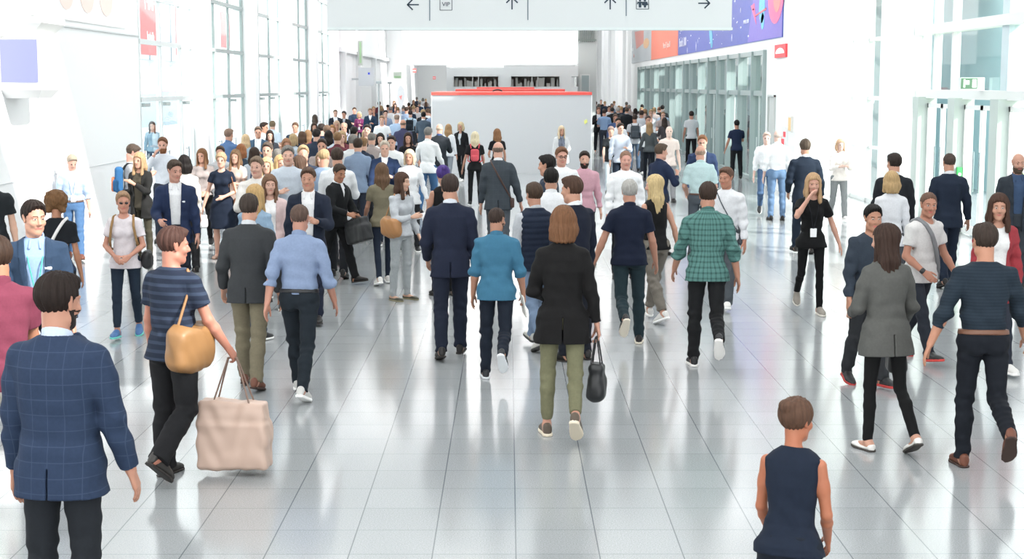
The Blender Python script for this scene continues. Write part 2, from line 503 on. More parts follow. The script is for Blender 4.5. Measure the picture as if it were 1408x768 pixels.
BODY_M = dict(z=[-.05, .0, .07, .16, .28, .38, .46, .51, .55], a=[.13, .152, .148, .135, .145, .158, .155, .118, .06], b=[.08, .10, .10, .09, .10, .108, .095, .075, .055])
BODY_F = dict(z=[-.05, .0, .07, .17, .28, .38, .46, .51, .55], a=[.135, .165, .150, .112, .128, .142, .14, .108, .05], b=[.085, .105, .095, .08, .09, .095, .085, .065, .048])
COAT_M = dict(z=[-.30, -.14, .0, .12, .22, .34, .43, .485, .525, .56], a=[.200, .192, .178, .156, .158, .172, .180, .172, .134, .076], b=[.15, .145, .138, .118, .118, .126, .122, .10, .085, .072])
COAT_F = dict(z=[-.30, -.14, .0, .12, .22, .34, .43, .485, .525, .56], a=[.215, .212, .194, .142, .138, .156, .163, .156, .118, .066], b=[.15, .145, .138, .105, .105, .118, .112, .09, .075, .062])

def build_body(c, J, vox, fine):
    fem = c['sex'] == 'f'; w = c.get('w', 1.0) * .90; ca, cl = c['cover']
    pts = [J[k] for k in J if isinstance(k, tuple) and k[0] in ('sh', 'elb', 'wr', 'hip', 'knee', 'ank', 'palm')]
    pts += [J[('wr', s)] + J[('hand', s)][0] * .19 for s in (-1, 1)] + [fr_pt(J[('foot', s)], p) for s in (-1, 1) for p in ((0, -.08, -.01), (0, .2, 0))]
    Hf = J['H']; pts += [Hf[0] + np.array([0, 0, .15]), Hf[0] - np.array([.12, .12, 0]), Hf[0] + np.array([.12, .13, 0]), J['P'] + np.array([.19, .14, 0]), J['P'] - np.array([.19, .14, 0])]
    pts = np.array(pts)
    F = Field(pts.min(0) - .06, pts.max(0) + .06, vox); c['bounds'] = (pts.min(0) - .09, pts.max(0) + .09)
    T = J['T']; D = BODY_F if fem else BODY_M
    F.sections(T, D['z'], np.array(D['a']) * w, np.array(D['b']) * w, k=.02)
    for s in (-1, 1):
        F.ell(fr_pt(T, (s * .06, -.04, -.02)), (.06, .06, .07), k=.04)
        sh, el, wr = J[('sh', s)], J[('elb', s)], J[('wr', s)]; m = .84 if fem else 1; m1 = m * (.8 if ca >= .6 else .93); m2 = m * (.84 if ca > 1.5 else 1)
        F.cone(sh, sh + (el - sh) * .5, .048 * m1, .047 * m1, .03); F.cone(sh + (el - sh) * .4, el, .047 * m1, .038 * m * (.85 if ca > 1 else 1), .02)
        F.cone(el, el + (wr - el) * .3, .038 * m2, .040 * m2, .015); F.cone(el + (wr - el) * .3, wr, .040 * m2, .026 * m, .015)
        hand(F, J, s, fine)
        hp, kn, an = J[('hip', s)], J[('knee', s)], J[('ank', s)]
        q = {0: 1.0, 1: .74, 2: .74}[cl]
        F.cone(hp, kn, .078 * q, .050 * q, .03)
        mid = kn + (an - kn) * .33 + np.array([0, -.012, 0])
        F.cone(kn, mid, .049 * q, .052 * q, .02); F.cone(mid, an, .052 * q, .030, .02)
        ff = J[('foot', s)]
        F.cone(fr_pt(ff, (0, -.03, .05)), fr_pt(ff, (0, .10, .03)), .032, .026, .02); F.cone(fr_pt(ff, (-.01, .10, .026)), fr_pt(ff, (0, .165, .018)), .028, .016, .015, flat=(ff[1][2], 1.3)); F.cone(fr_pt(ff, (0.0, -.04, .035)), J[('ank', s)], .03, .034, .02)
    # neck and head
    nr = .046 if fem else .056
    F.cone(fr_pt(T, (0, -.012, .49)), fr_pt(Hf, (0, -.022, -.055)), nr * 1.08, nr, .025)
    E = lambda p, r, k, mode='u': F.ell(fr_pt(Hf, p), r, Hf[1], k, mode)
    E((0, -.012, .035), (.073, .093, .085), 0); E((0, .018, -.028), (.057, .074, .088), .03)
    jw = .046 if fem else .052
    F.cone(fr_pt(Hf, (-jw + .006, .012, -.07)), fr_pt(Hf, (-.01, .064, -.096)), .02, .018, .03)
    F.cone(fr_pt(Hf, (jw - .006, .012, -.07)), fr_pt(Hf, (.01, .064, -.096)), .02, .018, .03)
    if fine or vox < .012:
        for s in (-1, 1):
            E((s * .030, .099, .008), (.017, .013, .012), .010, 's')
            F.cone(fr_pt(Hf, (s * .012, .088, .026)), fr_pt(Hf, (s * .045, .074, .026)), .009, .008, .010)
            E((s * .030, .078, .008), (.0125, .0115, .0105), .0)
            E((s * .036, .062, -.025), (.026, .024, .024), .02)
        F.cone(fr_pt(Hf, (0, .087, .014)), fr_pt(Hf, (0, .107, -.024)), .0085, .0125, .010)
        F.cone(fr_pt(Hf, (-.012, .094, -.03)), fr_pt(Hf, (.012, .094, -.03)), .009, .009, .008)
        F.cone(fr_pt(Hf, (-.017, .083, -.059)), fr_pt(Hf, (.017, .083, -.059)), .0085, .0085, .006)
    else:
        F.cone(fr_pt(Hf, (0, .087, .014)), fr_pt(Hf, (0, .107, -.024)), .010, .014, .010)
    for s in (-1, 1):
        F.cone(fr_pt(Hf, (s * .077, -.012, .022)), fr_pt(Hf, (s * .073, -.002, -.022)), .017, .012, .006, flat=(Hf[1][0], 2.0))
    V, Q = F.mesh()
    C = V[Q].mean(1); L = to_fr(Hf, C); x, y, z = np.abs(L[:, 0]), L[:, 1], L[:, 2]
    fm = np.zeros(len(Q), dtype=np.int32)
    face = (y > .05) & (z > -.13) & (z < .1) & (x < .08)
    if vox < .013:
        if vox < .0092: fm[face & (np.hypot(x - .030, (z - .008) * 1.45) < .0115) & (y > .076)] = 1
        fm[face & (np.hypot(x - .030, z - .008) < .0062) & (y > .076)] = 2
        fm[face & (x > .012) & (x < .046) & (np.abs(z - .030 + (x - .03) ** 2 * 6) < .0034)] = 3
        fm[face & (x < .023) & (np.abs(z + .059) < .0085 - x * .2) & (y > .075)] = 4
    else:
        fm[face & (np.hypot(x - .030, (z - .008)) < .012)] = 2
    if c.get('beard'):
        bd = (np.linalg.norm(L, axis=1) < .16) & (z < -.03) & (y > -.005) & (z > -.135) & ~((x < .03) & (z > -.040)) & (fm != 4) & (y > .0 + (z + .03) * -.2)
        bd &= ~((x < .058) & (z > -.05) & ~((x < .026) & (z < -.044)))
        fm[bd] = 3
    return V, Q, fm

def torso_front(D, z, off=.0):
    return float(np.interp(z, D['z'], D['b'])) + off

def garment(c, J, vox, g, kind):

    fem = c['sex'] == 'f'; w = c.get('w', 1.0); T = J['T']
    lo, hi = c['bounds']; lo = lo.copy(); hi = hi.copy()
    hi[2] = J['P'][2] + .60
    sl_ = g.get('sleeve', 1.0); zz = [J['P'][2] + g.get('hem', -.1)]; xx = [(-.24, -.2), (.24, .2)]
    if sl_ > 0:
        for s in (-1, 1):
            for k_ in ('sh', 'elb') + (('wr',) if sl_ > 1 else ()): zz.append(J[(k_, s)][2]); xx.append(tuple(J[(k_, s)][:2]))
    else: hi[2] = J['P'][2] + .58
    hi[2] = max(hi[2], max(zz) + .08); lo[2] = max(lo[2], min(zz) - .07)
    xx = np.array(xx); lo[:2] = np.maximum(lo[:2], xx.min(0) - .10); hi[:2] = np.minimum(hi[:2], xx.max(0) + .10)
    F = Field(lo, hi, vox)
    hem = g.get('hem', -.1); off = g.get('off', 0)
    D = COAT_F if fem else COAT_M
    z = np.array(D['z']); a = np.array(D['a']) * w + off; b = np.array(D['b']) * w + off
    if g.get('tight'): 
        k_ = (z > .1) & (z < .45); a = a - .014 * k_; b = b - .012 * k_
    if fem and g.get('tight') and hem > -.3: a = a - .012 * (z < .08)
    if hem > 0:
        a = np.where(z < .1, a - .046, a); b = np.where(z < .1, b - .038, b)
    if hem < -.30:
        z = np.concatenate([[hem - .02], z]); a = np.concatenate([[a[0] * g.get('flare', 1.0)], a]); b = np.concatenate([[b[0] * 1.05], b])
    F.sections(T, z, a, b, n=2.35, k=.0)
    if fem:
        for s in (-1, 1): F.ell(fr_pt(T, (s * .062, .085, .35)), (.055, .045, .055), k=.04)
    sl = g.get('sleeve', 1.0)
    ex = g.get('sr', .015)
    m = .86 if fem else 1
    for s in (-1, 1):
        if sl <= 0: continue
        sh, el, wr = J[('sh', s)], J[('elb', s)], J[('wr', s)]
        if sl <= 1:
            e = sh + (el - sh) * sl
            F.cone(sh, e, .049 * m + ex * .8, .046 * m + ex + g.get('sflare', 0), .04)
        else:
            F.cone(sh, sh + (el - sh) * .35, .049 * m + ex * .8, .050 * m + ex, .04); F.cone(sh + (el - sh) * .35, el, .050 * m + ex, .043 * m + ex, .015)
            e = el + (wr - el) * (sl - 1)
            F.cone(el, e, .042 * m + ex, (.042 - .014 * (sl - 1)) * m + ex * .8, .02)
            if g.get('cuff'):
                d = unit(wr - el); F.cone(e - d * .02, e + d * .012, .044 * m + ex, .044 * m + ex, .004)
    if vox < .02:
        amp = g.get('amp', .0042)
        F.ripple(T, amp, 14, 30, c['seed'], lambda x, y, z: .45 + 1.0 * np.exp(-((z - .14) / .12) ** 2) + .8 * (np.abs(x) > .17))
    if g.get('quilt'):
        idx = np.nonzero(np.abs(F.f) < .03); q = F.band_pts(idx, T)
        F.f[idx] -= (.008 * np.abs(np.sin(q[2] * PI / .06))).astype(F32)
    # cuts: hem, sleeve ends, neck
    F.cut(T, lambda x, y, z: np.maximum(hem - z, -1) + 0 * x)
    if sl > 0:
        for s in (-1, 1):
            sh, el, wr = J[('sh', s)], J[('elb', s)], J[('wr', s)]
            if sl <= 1: e = sh + (el - sh) * sl; d = unit(el - sh)
            else: e = el + (wr - el) * (sl - 1); d = unit(wr - el)
            e = e + d * (.0 if not g.get('cuff') else .01)
            sli, G = F.sub(e - .11, e + .11)
            X, Y, Z = G[0] - F32(e[0]), G[1] - F32(e[1]), G[2] - F32(e[2])
            t = X * F32(d[0]) + Y * F32(d[1]) + Z * F32(d[2]); r2 = X * X + Y * Y + Z * Z - t * t
            m2 = (t > 0) & (r2 < .085 ** 2)
            F.f[sli] = np.where(m2, np.maximum(F.f[sli], t), F.f[sli])
    if not g.get('high'):
        F.ell(fr_pt(T, (0, .035, .575)), (.078, .085, .075), T[1], .01, 's')
    op = g.get('open')
    if op:
        bz, bw, tw = op        # button height, width below it (0 = closed), width at the collar
        def fn(x, y, z):
            wv = np.interp(z, [-.6, bz - .001, bz, .50, .6], [bw * 1.1, bw, bw, tw, tw + .01]).astype(F32)
            return np.where((z > bz) | (bw > 0), np.minimum(wv - np.abs(x), y), -1)
        F.cut(T, fn)
        idx = np.nonzero(np.abs(F.f) < .015 + vox); q = F.band_pts(idx, T); wv = np.interp(q[2], [bz, .50], [bw, tw])
        lp = (q[1] > .02) & (q[2] > bz) & (np.abs(q[0]) > wv) & (np.abs(q[0]) < wv + .045 * np.clip((q[2] - bz) / .25, .15, 1))
        if g.get('lapel', 1): F.f[idx] -= np.where(lp, .006, 0).astype(F32)
    if g.get('vent'):
        F.cut(T, lambda x, y, z: np.where((z < 0) & (y < 0), .004 - np.abs(x), -1))
    if g.get('collar'):
        r = g['collar']
        F2 = Field(fr_pt(T, (-.12, -.12, .43)), fr_pt(T, (.12, .12, .60)), vox)
        F.cone(fr_pt(T, (0, -.012, .50)), fr_pt(T, (0, -.014, .548)), r + .006, r - .002, .004) if not op else None
        if op:
            G2 = Field(lo, hi, vox); G2.cone(fr_pt(T, (0, -.012, .50)), fr_pt(T, (0, -.014, .54)), r + .012, r + .002)
            G2.cut(T, lambda x, y, z: np.maximum(y - .03 - (.55 - z) * .5, -1) + 0 * x); F.f = np.minimum(F.f, G2.f)
    return F.mesh()

def shirt_collar(c, J, vox):
    T = J['T']; r = .052 if c['sex'] == 'f' else .062
    F = Field(fr_pt(T, (-.12, -.12, .42)), fr_pt(T, (.12, .16, .62)), min(vox, .008))
    F.cone(fr_pt(T, (0, -.012, .50)), fr_pt(T, (0, -.010, .60)), r + .010, r + .002)
    for s in (-1, 1): F.cone(fr_pt(T, (s * .03, .052, .545)), fr_pt(T, (s * .04, .09, .49)), .014, .010, .008)
    F.cut(T, lambda x, y, z: np.maximum(z - .577 + y * .40, y - .02 - np.abs(x) * 1.2 - .05) + 0 * x)
    return F.mesh()

def trousers(c, J, vox, g):
    fem = c['sex'] == 'f'; w = c.get('w', 1.0); T = J['T']; lo, hi = c['bounds']
    hi = hi.copy(); lo = lo.copy(); hi[2] = J['P'][2] + .12; lo[2] = -.03; xs = np.array([J[(k_, s)][:2] for k_ in ('knee', 'ank') for s in (-1, 1)])
    lo[:2] = np.minimum(xs.min(0) - .10, -.22); hi[:2] = np.maximum(xs.max(0) + .10, .22)
    F = Field(lo, hi, vox)
    ex = g.get('ex', .010)
    top = g.get('rise', .075)
    zs = [-.088, .0, .06, top]; A = [.14, .166, .158, .148] if not fem else [.145, .172, .155, .135]; B = [.09, .108, .106, .10]
    F.sections(T, zs, np.array(A) * w + ex * .5, np.array(B) * w + ex * .5, k=.0)
    for s in (-1, 1):
        F.ell(fr_pt(T, (s * .07, -.048, -.03)), (.078, .072, .085), k=.04)
    for s in (-1, 1):
        hp, kn, an = J[('hip', s)], J[('knee', s)], J[('ank', s)]
        F.cone(hp + np.array([0, 0, -.01]), kn, .084 + ex, .054 + ex, .02)
        if g.get('len', 1) < .4:
            continue
        end = kn + (an - kn) * g.get('len', 1.0)
        mid = kn + (end - kn) * .35 + np.array([0, -.012, 0])
        F.cone(kn, mid, .054 + ex, .054 + ex, .02); F.cone(mid, end, .054 + ex, g.get('ankle', .052), .02)
    if vox < .02:
        kz = J[('knee', 1)][2]; pz = J['P'][2]
        F.ripple((np.zeros(3), np.eye(3)), g.get('amp', .0042), 18, 40, c['seed'] + 5,
                 lambda x, y, z: .5 + 1.1 * np.exp(-((z - kz + .02) / .09) ** 2) + 1.3 * np.exp(-((z - .12) / .08) ** 2) + .7 * np.exp(-((z - pz + .1) / .06) ** 2))
    for s in (-1, 1):
        kn, an = J[('knee', s)], J[('ank', s)]; d = unit(an - kn); e = kn + (an - kn) * g.get('len', 1.0) + d * .02
        sli, G = F.sub(e - .12, e + .12)
        if sli is None: continue
        X, Y, Z = G[0] - F32(e[0]), G[1] - F32(e[1]), G[2] - F32(e[2])
        t = X * F32(d[0]) + Y * F32(d[1]) + Z * F32(d[2]); r2 = X * X + Y * Y + Z * Z - t * t
        F.f[sli] = np.where((t > 0) & (r2 < .1 ** 2), np.maximum(F.f[sli], t), F.f[sli])
    return F.mesh()

def shoe_mesh(J, s, vox, part, kind):
    ff = J[('foot', s)]
    pts = np.array([fr_pt(ff, (x, y, z)) for x in (-.07, .07) for y in (-.1, .23) for z in (-.02, .16)])
    F = Field(pts.min(0), pts.max(0), min(vox, .009))
    x, y, z = F.local(ff)
    pa = np.interp(y, [-.075, -.06, .0, .08, .13, .18, .205], [.012, .034, .036, .046, .047, .034, .008]).astype(F32)
    cx = np.interp(y, [-.07, .0, .12, .2], [0, 0, .004 * s, -.008 * s]).astype(F32)
    if part == 'sole':
        h = .026 if kind == 'sneaker' else .016
        d = np.maximum(np.abs(x - cx) - pa - F32(.004), np.abs(z - h / 2) - h / 2)
        d = np.maximum(d, np.maximum(y - .207, -.077 - y))
    else:
        if kind == 'flat': hh = np.interp(y, [-.075, -.05, .0, .06, .10, .15, .205], [.05, .055, .03, .03, .045, .04, .02])
        elif kind == 'boot': hh = np.interp(y, [-.075, -.05, .03, .07, .10, .15, .205], [.15, .16, .15, .10, .065, .052, .025])
        else: hh = np.interp(y, [-.075, -.05, .02, .06, .10, .15, .205], [.085, .095, .10, .085, .065, .052, .028])
        hh = hh.astype(F32) / 2
        r = (np.abs((x - cx) / pa) ** 2.3 + np.abs((z - .008 - hh) / hh) ** 2.3) ** (1 / 2.3)
        d = (r - 1) * np.minimum(pa, hh); d = np.maximum(d, np.maximum(y - .205, -.076 - y))
        d = np.maximum(d, .012 - z)
    F.f = np.broadcast_to(d, F.f.shape).astype(F32).copy()
    return F.mesh()

def hair_mesh(c, J, vox):
    st = c['hair'][0]; Hf = J['H']; T = J['T']
    if st == 'none': return None, None
    lo = Hf[0] - np.array([.17, .2, .48]); hi = Hf[0] + np.array([.17, .17, .2])
    F = Field(lo, hi, vox * .85)
    E = lambda p, r, k=.0, mode='u': F.ell(fr_pt(Hf, p), r, Hf[1], k, mode)
    Cn = lambda a, b, ra, rb, k=.02: F.cone(fr_pt(Hf, a), fr_pt(Hf, b), ra, rb, k)
    if st in ('short', 'buzz', 'bald', 'receding'):
        g = .0 if st == 'buzz' else (.001 if st == 'bald' else .006)
        E((0, -.016, .040), (.079 + g, .099 + g, .088 + g * 1.8))
        if st == 'short': E((0, .045, .095), (.055, .05, .03), .03)
        if st == 'bald': F.cut(Hf, lambda x, y, z: np.maximum(z - .035, y - .0))
        if st == 'receding': F.cut(Hf, lambda x, y, z: np.maximum(y - .035, z - .105))
        F.cut(Hf, lambda x, y, z: np.maximum(np.maximum(-(z - 1.35 * y + .012) / 1.7, -.062 - z), -(z + .03) - (y < .0) * .1))
        E((0, .09, -.03), (.07, .05, .085), .01, 's')
        for s in (-1, 1): E((s * .085, .0, -.004), (.018, .026, .034), .004, 's')
    elif st == 'curly':
        E((0, -.03, .05), (.125, .125, .11)); Cn((-.06, -.04, 0), (-.07, -.05, -.06), .06, .04); Cn((.06, -.04, 0), (.07, -.05, -.06), .06, .04)
        E((0, .10, -.02), (.065, .06, .085), .01, 's')
    else:
        g = .010
        E((0, -.016, .042), (.080 + g, .100 + g, .090 + g))
        L = {'long': -.25, 'xlong': -.33, 'bob': -.13, 'pony': -.03, 'bun': -.03, 'short_f': -.06}[st]
        up = T[1][2]
        def dn(x, y, l):  # point hanging straight down from head point
            p = fr_pt(Hf, (x, y, 0)); return p + np.array([0, 0, l])
        if st in ('long', 'xlong', 'bob'):
            for q in (-1, -.5, 0, .5, 1):
                yb = -.055 + .035 * abs(q)
                a = fr_pt(Hf, (q * .055, yb, .02)); b = fr_pt(Hf, (q * .068, yb - .01, 0)) + np.array([0, 0, L * (1 - .06 * abs(q))])
                b2 = b - T[1][1] * .045
                F.cone(a, (a + b2) / 2, .044, .046, .03); F.cone((a + b2) / 2, b2, .046, .020, .03)
            for s in (-1, 1):
                a = fr_pt(Hf, (s * .070, .015, .03)); b = fr_pt(Hf, (s * .078, .02, 0)) + np.array([0, 0, L * .85]); b = b + T[1][1] * (.035 if L < -.2 else 0)
                F.cone(a, b, .024, .026, .02)
        if st == 'pony':
            a = fr_pt(Hf, (0, -.11, .05)); F.cone(a, a + np.array([0, 0, -.06]) - Hf[1][1] * .05, .025, .035, .01); F.cone(a + np.array([0, 0, -.06]) - Hf[1][1] * .05, a + np.array([0, 0, -.24]) - Hf[1][1] * .04, .035, .012, .01)
        if st == 'bun': E((0, -.10, .085), (.045, .045, .042), .01)
        F.cut(Hf, lambda x, y, z: np.where((z > -.14) & (y > .01), np.minimum(-(np.abs(x) - .060 + np.maximum(z - .045, 0) * .9), -(z - 1.0 * y + .008) / 1.4), -1))
        E((0, .10, -.03), (.058, .055, .088), .006, 's')
    if vox < .014:
        idx = np.nonzero(np.abs(F.f) < .02); q = np.stack(F.band_pts(idx, Hf), 1)
        ang = np.arctan2(q[:, 0], -q[:, 1]); rs = np.random.RandomState(c['seed']).uniform(0, 6, 4)
        if st == 'curly': v = .010 * np.sin(60 * q[:, 0] + rs[0]) * np.sin(60 * q[:, 1] + rs[1]) * np.sin(60 * q[:, 2])
        else: v = .0032 * np.sin(17 * ang + 8 * q[:, 2] + rs[0]) + .002 * np.sin(37 * ang + 14 * q[:, 2] + rs[1])
        F.f[idx] += v.astype(F32)
    return F.mesh()

TOPS = {
    'blazer': dict(name='blazer', hem=-.14, sleeve=1.93, off=.004, sr=.017, open=(.10, 0, .055), collar=.066, vent=1, high=1, amp=.0032),
    'open_blazer': dict(name='blazer', hem=-.15, sleeve=1.93, off=.006, sr=.017, open=(.04, .05, .075), collar=.066, vent=1, high=1),
    'jacket': dict(name='jacket', hem=-.06, sleeve=1.9, off=.012, sr=.020, open=(.3, 0, .04), collar=.068, high=1, lapel=0, amp=.006),
    'cardigan': dict(name='cardigan', hem=-.22, sleeve=1.9, off=.006, sr=.018, open=(-.2, .06, .085), lapel=0, amp=.006),
    'long_jacket': dict(name='jacket', hem=-.20, sleeve=1.92, off=.006, sr=.016, open=(.12, 0, .05), collar=.060, vent=1, high=1),
    'shirt': dict(name='shirt', hem=-.10, sleeve=1.9, sr=.013, scollar=1, high=1, amp=.0055, tight=1, off=.004),
    'shirt_tucked': dict(name='shirt', hem=.03, sleeve=1.9, sr=.013, scollar=1, high=1, amp=.0055, tight=1, off=.006),
    'shirt_rolled': dict(name='shirt', hem=-.10, sleeve=1.35, sr=.014, cuff=1, scollar=1, high=1, amp=.006, tight=1, off=.006),
    'tucked_rolled': dict(name='shirt', hem=.03, sleeve=1.35, sr=.014, cuff=1, scollar=1, high=1, amp=.006, tight=1, off=.008),
    'short_shirt': dict(name='shirt', hem=.03, sleeve=.72, sr=.018, sflare=.006, scollar=1, high=1, amp=.0055, tight=1, off=.006),
    'tee': dict(name='t_shirt', hem=-.08, sleeve=.62, sr=.013, sflare=.006, tight=1, off=.002, amp=.005),
    'polo': dict(name='polo_shirt', hem=-.07, sleeve=.66, sr=.013, sflare=.004, tight=1, off=.002, scollar=1, high=1),
    'tank': dict(name='tank_top', hem=-.05, sleeve=0, tight=1, off=.0),
    'sweater': dict(name='sweater', hem=-.06, sleeve=1.9, sr=.016, off=.002, tight=1, amp=.006),
    'vsweater': dict(name='sweater', hem=-.05, sleeve=1.9, sr=.016, off=.004, open=(.34, 0, .05), lapel=0, high=1, amp=.005),
    'vest': dict(name='puffer_vest', hem=-.08, sleeve=.0, off=.014, quilt=1, collar=.068, high=1, amp=.002),
    'dress': dict(name='dress', hem=-.42, sleeve=.45, tight=1, off=.0, flare=.95, amp=.004),
    'nodress': dict(name='dress', hem=-.42, sleeve=0, tight=1, off=.0, flare=1.05, amp=.004),
}
UNDER = {'blazer': 1, 'open_blazer': 1, 'cardigan': 1, 'jacket': 1, 'vsweater': 1, 'vest': 1, 'long_jacket': 1}
PANTS = {
    'suit': dict(ankle=.058, ex=.012), 'jeans': dict(ankle=.052, ex=.008, amp=.005), 'slim': dict(ankle=.046, ex=.002, amp=.004),
    'leggings': dict(ankle=.040, ex=-.008, amp=.002, len=.97), 'crop': dict(ankle=.046, ex=.002, len=.84, amp=.003), 'wide': dict(ankle=.075, ex=.02), 'loose': dict(ankle=.056, ex=.014, len=.86, amp=.006),
}
PEOPLE = {}
SEED = [100]

def locate(x, top, feet, H):
    if feet is not None:
        g = on_z(x, feet); 
        if H is None:
            t = on_y(x, top, g[1]); H = t[2]
        return g, H
    d = ray(x, top); t = (H - CAM_H) / d[2]
    return np.array([d[0] * t, d[1] * t, 0.0]), H

SPOTS = []
def free(x, top, H, r=.5):
    d = ray(x, top); t = (H - CAM_H) / d[2]; X, Y = d[0] * t, d[1] * t
    if X < XL + .38 or (Y > YE0 - .3 and X > XE - .45) or X > XR - .4: return False
    a, b_ = (on_y(594, 127, 46.3)[0], on_y(813, 127, 46.3)[0])
    for (yb, dd) in ((46.3, 4.5), (54.5, 4), (62, 3)):
        if a - .4 < X < b_ + .3 and yb - .45 < Y < yb + dd + .4: return False
    return all((X - u) ** 2 + (Y - v) ** 2 > r * r for u, v in SPOTS)
def person(x, top, feet=None, H=None, phi=0, sex='m', legs='stand', arms=('hang', 'hang'), hair=('short', '3a2c22'), skin='d9a184',
           top_=('shirt', 'dfe6ee'), under=None, pants=('suit', '23262e'), shoes=('oxford', '22201f'), label='', group=None, key=None, name='person', **kw):
    if H is None and feet is None: H = 1.64 if sex == 'f' else 1.77
    if kw.pop('roam', 0):
        for r in (.56, .5, .44, .36, .28):
            ok = [h for h in (H + q for q in (0, .02, -.02, .04, -.04, .06, -.06, .08, -.08, .1, -.1, .13, -.13, -.16, .16, -.2)) if free(x, top, h, r)]
            if ok: H = ok[0]; break
    g, H = locate(x, top, feet, H)
    SPOTS.append((g[0], g[1]))
    g[0] -= kw.pop('dx', 0)
    S = H / 1.765
    SEED[0] += 7
    c = dict(sex=sex, hair=hair, seed=SEED[0], legs=LEGS[legs] if isinstance(legs, str) else legs,
             arms=tuple(ARMS[a] if isinstance(a, str) else a for a in arms)); c.update(kw)
    dist = max(4.0, g[1])
    vox = float(np.clip(dist * .00055, .0064, .022)) / S
    fine = dist < 21
    J = skeleton(c)
    tgs = dict(TOPS[top_[0]]); tgs.update(kw.get('tg', {})); ca = tgs.get('sleeve', 1)
    if under and top_[0] == 'vest': ca = 1.9
    c['cover'] = (ca, 0 if pants[0] == 'none' else 1)
    root = empty(name, (g[0], g[1], 0), -R_(phi))
    tag(root, label, 'person', group)
    def put(nm, VQ, mats, fm=None, parent=root, lab=None):
        V, Q = VQ
        if V is None or len(Q) == 0: return None
        o = link_mesh(nm, V * S, Q, mats, parent, True, fm)
        if lab: o['label'] = lab
        return o
    V, Q, fm = build_body(c, J, vox, fine)
    bc = hair[1] if hair[0] != 'none' else '4a3a30'
    sk = lin(skin); lip = 'b8685f'
    put('body', (V, Q), [skinmat(skin), plain('b8aaa2', .3, name='eye_white'), plain('2a1f1a', .3, name='iris'), hairmat(kw.get('brow', bc)), plain(lip, .5, name='lips')], fm)
    put('hair', hair_mesh(c, J, vox), hairmat(hair[1]))
    # lower garment
    tk = top_[0]; gd = dict(TOPS[tk]); gd.update(kw.get('tg', {}))
    if pants[0] != 'none':
        put('trousers' if pants[0] not in ('jeans', 'leggings') else pants[0], trousers(c, J, vox, PANTS[pants[0]]), fabric(*pants[1:]))
        if kw.get('belt'):
            T = J['T']; Fb = Field(fr_pt(T, (-.24, -.18, .0)), fr_pt(T, (.24, .18, .13)), vox)
            wv = c.get('w', 1)
            Fb.sections(T, [.045, .08], np.array([.158, .152]) * wv + .012, np.array([.112, .108]) * wv + .010)
            put('belt', Fb.mesh(), plain(kw['belt'], .45, name='leather'))
    if under:
        ug = dict(name='shirt', hem=.02 if tk != 'cardigan' else -.05, sleeve=0, off=-.012, tight=0, amp=.002, high=1)
        if tk == 'vest': ug.update(sleeve=1.9, sr=.012, off=-.004)
        ug['high'] = under[0] == 'shirt'
        put(under[0], garment(c, J, vox, ug, 'u'), fabric(*under[1:]))
        if under[0] == 'shirt': put('collar', shirt_collar(c, J, vox), fabric(*under[1:]))
    put(gd['name'], garment(c, J, vox, gd, tk), fabric(*top_[1:]))
    if gd.get('scollar') and dist < 45: put('collar', shirt_collar(c, J, vox), fabric(*top_[1:]))
    # shoes
    if dist < 60:
        for s in (-1, 1):
            so = put('shoe', shoe_mesh(J, s, vox, 'upper', shoes[0]), plain(shoes[1], .5, name='leather'))
            if dist < 40 and so: put('sole', shoe_mesh(J, s, vox, 'sole', shoes[0]), plain(shoes[2] if len(shoes) > 2 else '2a2624', .7, name='rubber'), parent=so)
    T = J['T']; D = COAT_F if sex == 'f' else COAT_M
    def tubes(nm, paths, r, mat, flat=None):
        pts = np.array([p for q in paths for p in q]); F = Field(pts.min(0) - .03, pts.max(0) + .03, min(vox, .006 if dist < 25 else .012))
        for q in paths:
            for i in range(len(q) - 1): F.cone(q[i], q[i + 1], r, r, .0)
        return put(nm, F.mesh(), mat)
    fy = lambda z, e=.0: torso_front(D, z) * c.get('w', 1) + e
    if kw.get('lanyard'):
        e = .012 + (.040 if sex == 'f' else 0)
        ps = []
        for s in (-1, 1):
            ps.append([fr_pt(T, (s * .058, -.03, .555)), fr_pt(T, (s * .068, .055, .50)), fr_pt(T, (s * .045, fy(.38, e * .9), .38)), fr_pt(T, (s * .006, fy(.17, e * .6 + .006), .17))])
        tubes('lanyard', ps, .0062, fabric(kw['lanyard']))
        Fb = Field(fr_pt(T, (-.08, .05, .0)), fr_pt(T, (.08, .25, .2)), min(vox, .006)); Fb.box(T, (0, fy(.12, .012 + e * .4), .115), (.040, .006, .055), .004)
        put('badge', Fb.mesh(), plain('f2f3f5', .35, name='card'))
    if kw.get('glasses'):
        Hf = J['H']; ps = []
        for s in (-1, 1):
            cx = .031 * s
            ring = [fr_pt(Hf, (cx + .020 * math.cos(a), .103 - abs(cx + .02 * math.cos(a)) * .12, .008 + .015 * math.sin(a))) for a in np.linspace(0, 2 * PI, 10)]
            ps.append(ring); ps.append([fr_pt(Hf, (s * .052, .095, .012)), fr_pt(Hf, (s * .078, .0, .010))])
        ps.append([fr_pt(Hf, (-.011, .103, .010)), fr_pt(Hf, (.011, .103, .010))])
        tubes('glasses', ps, .003 if dist < 18 else .0045, plain('2a2422', .3, name='frame'))
        if kw['glasses'] == 'sun':
            Fb = Field(fr_pt(Hf, (-.07, .05, -.03)) - .05, fr_pt(Hf, (.07, .12, .04)) + .05, min(vox, .006))
            for s in (-1, 1): Fb.ell(fr_pt(Hf, (s * .031, .100, .007)), (.020, .006, .015), Hf[1])
            put('sunglass_lens', Fb.mesh(), plain('1c1a1c', .12, name='lens'))
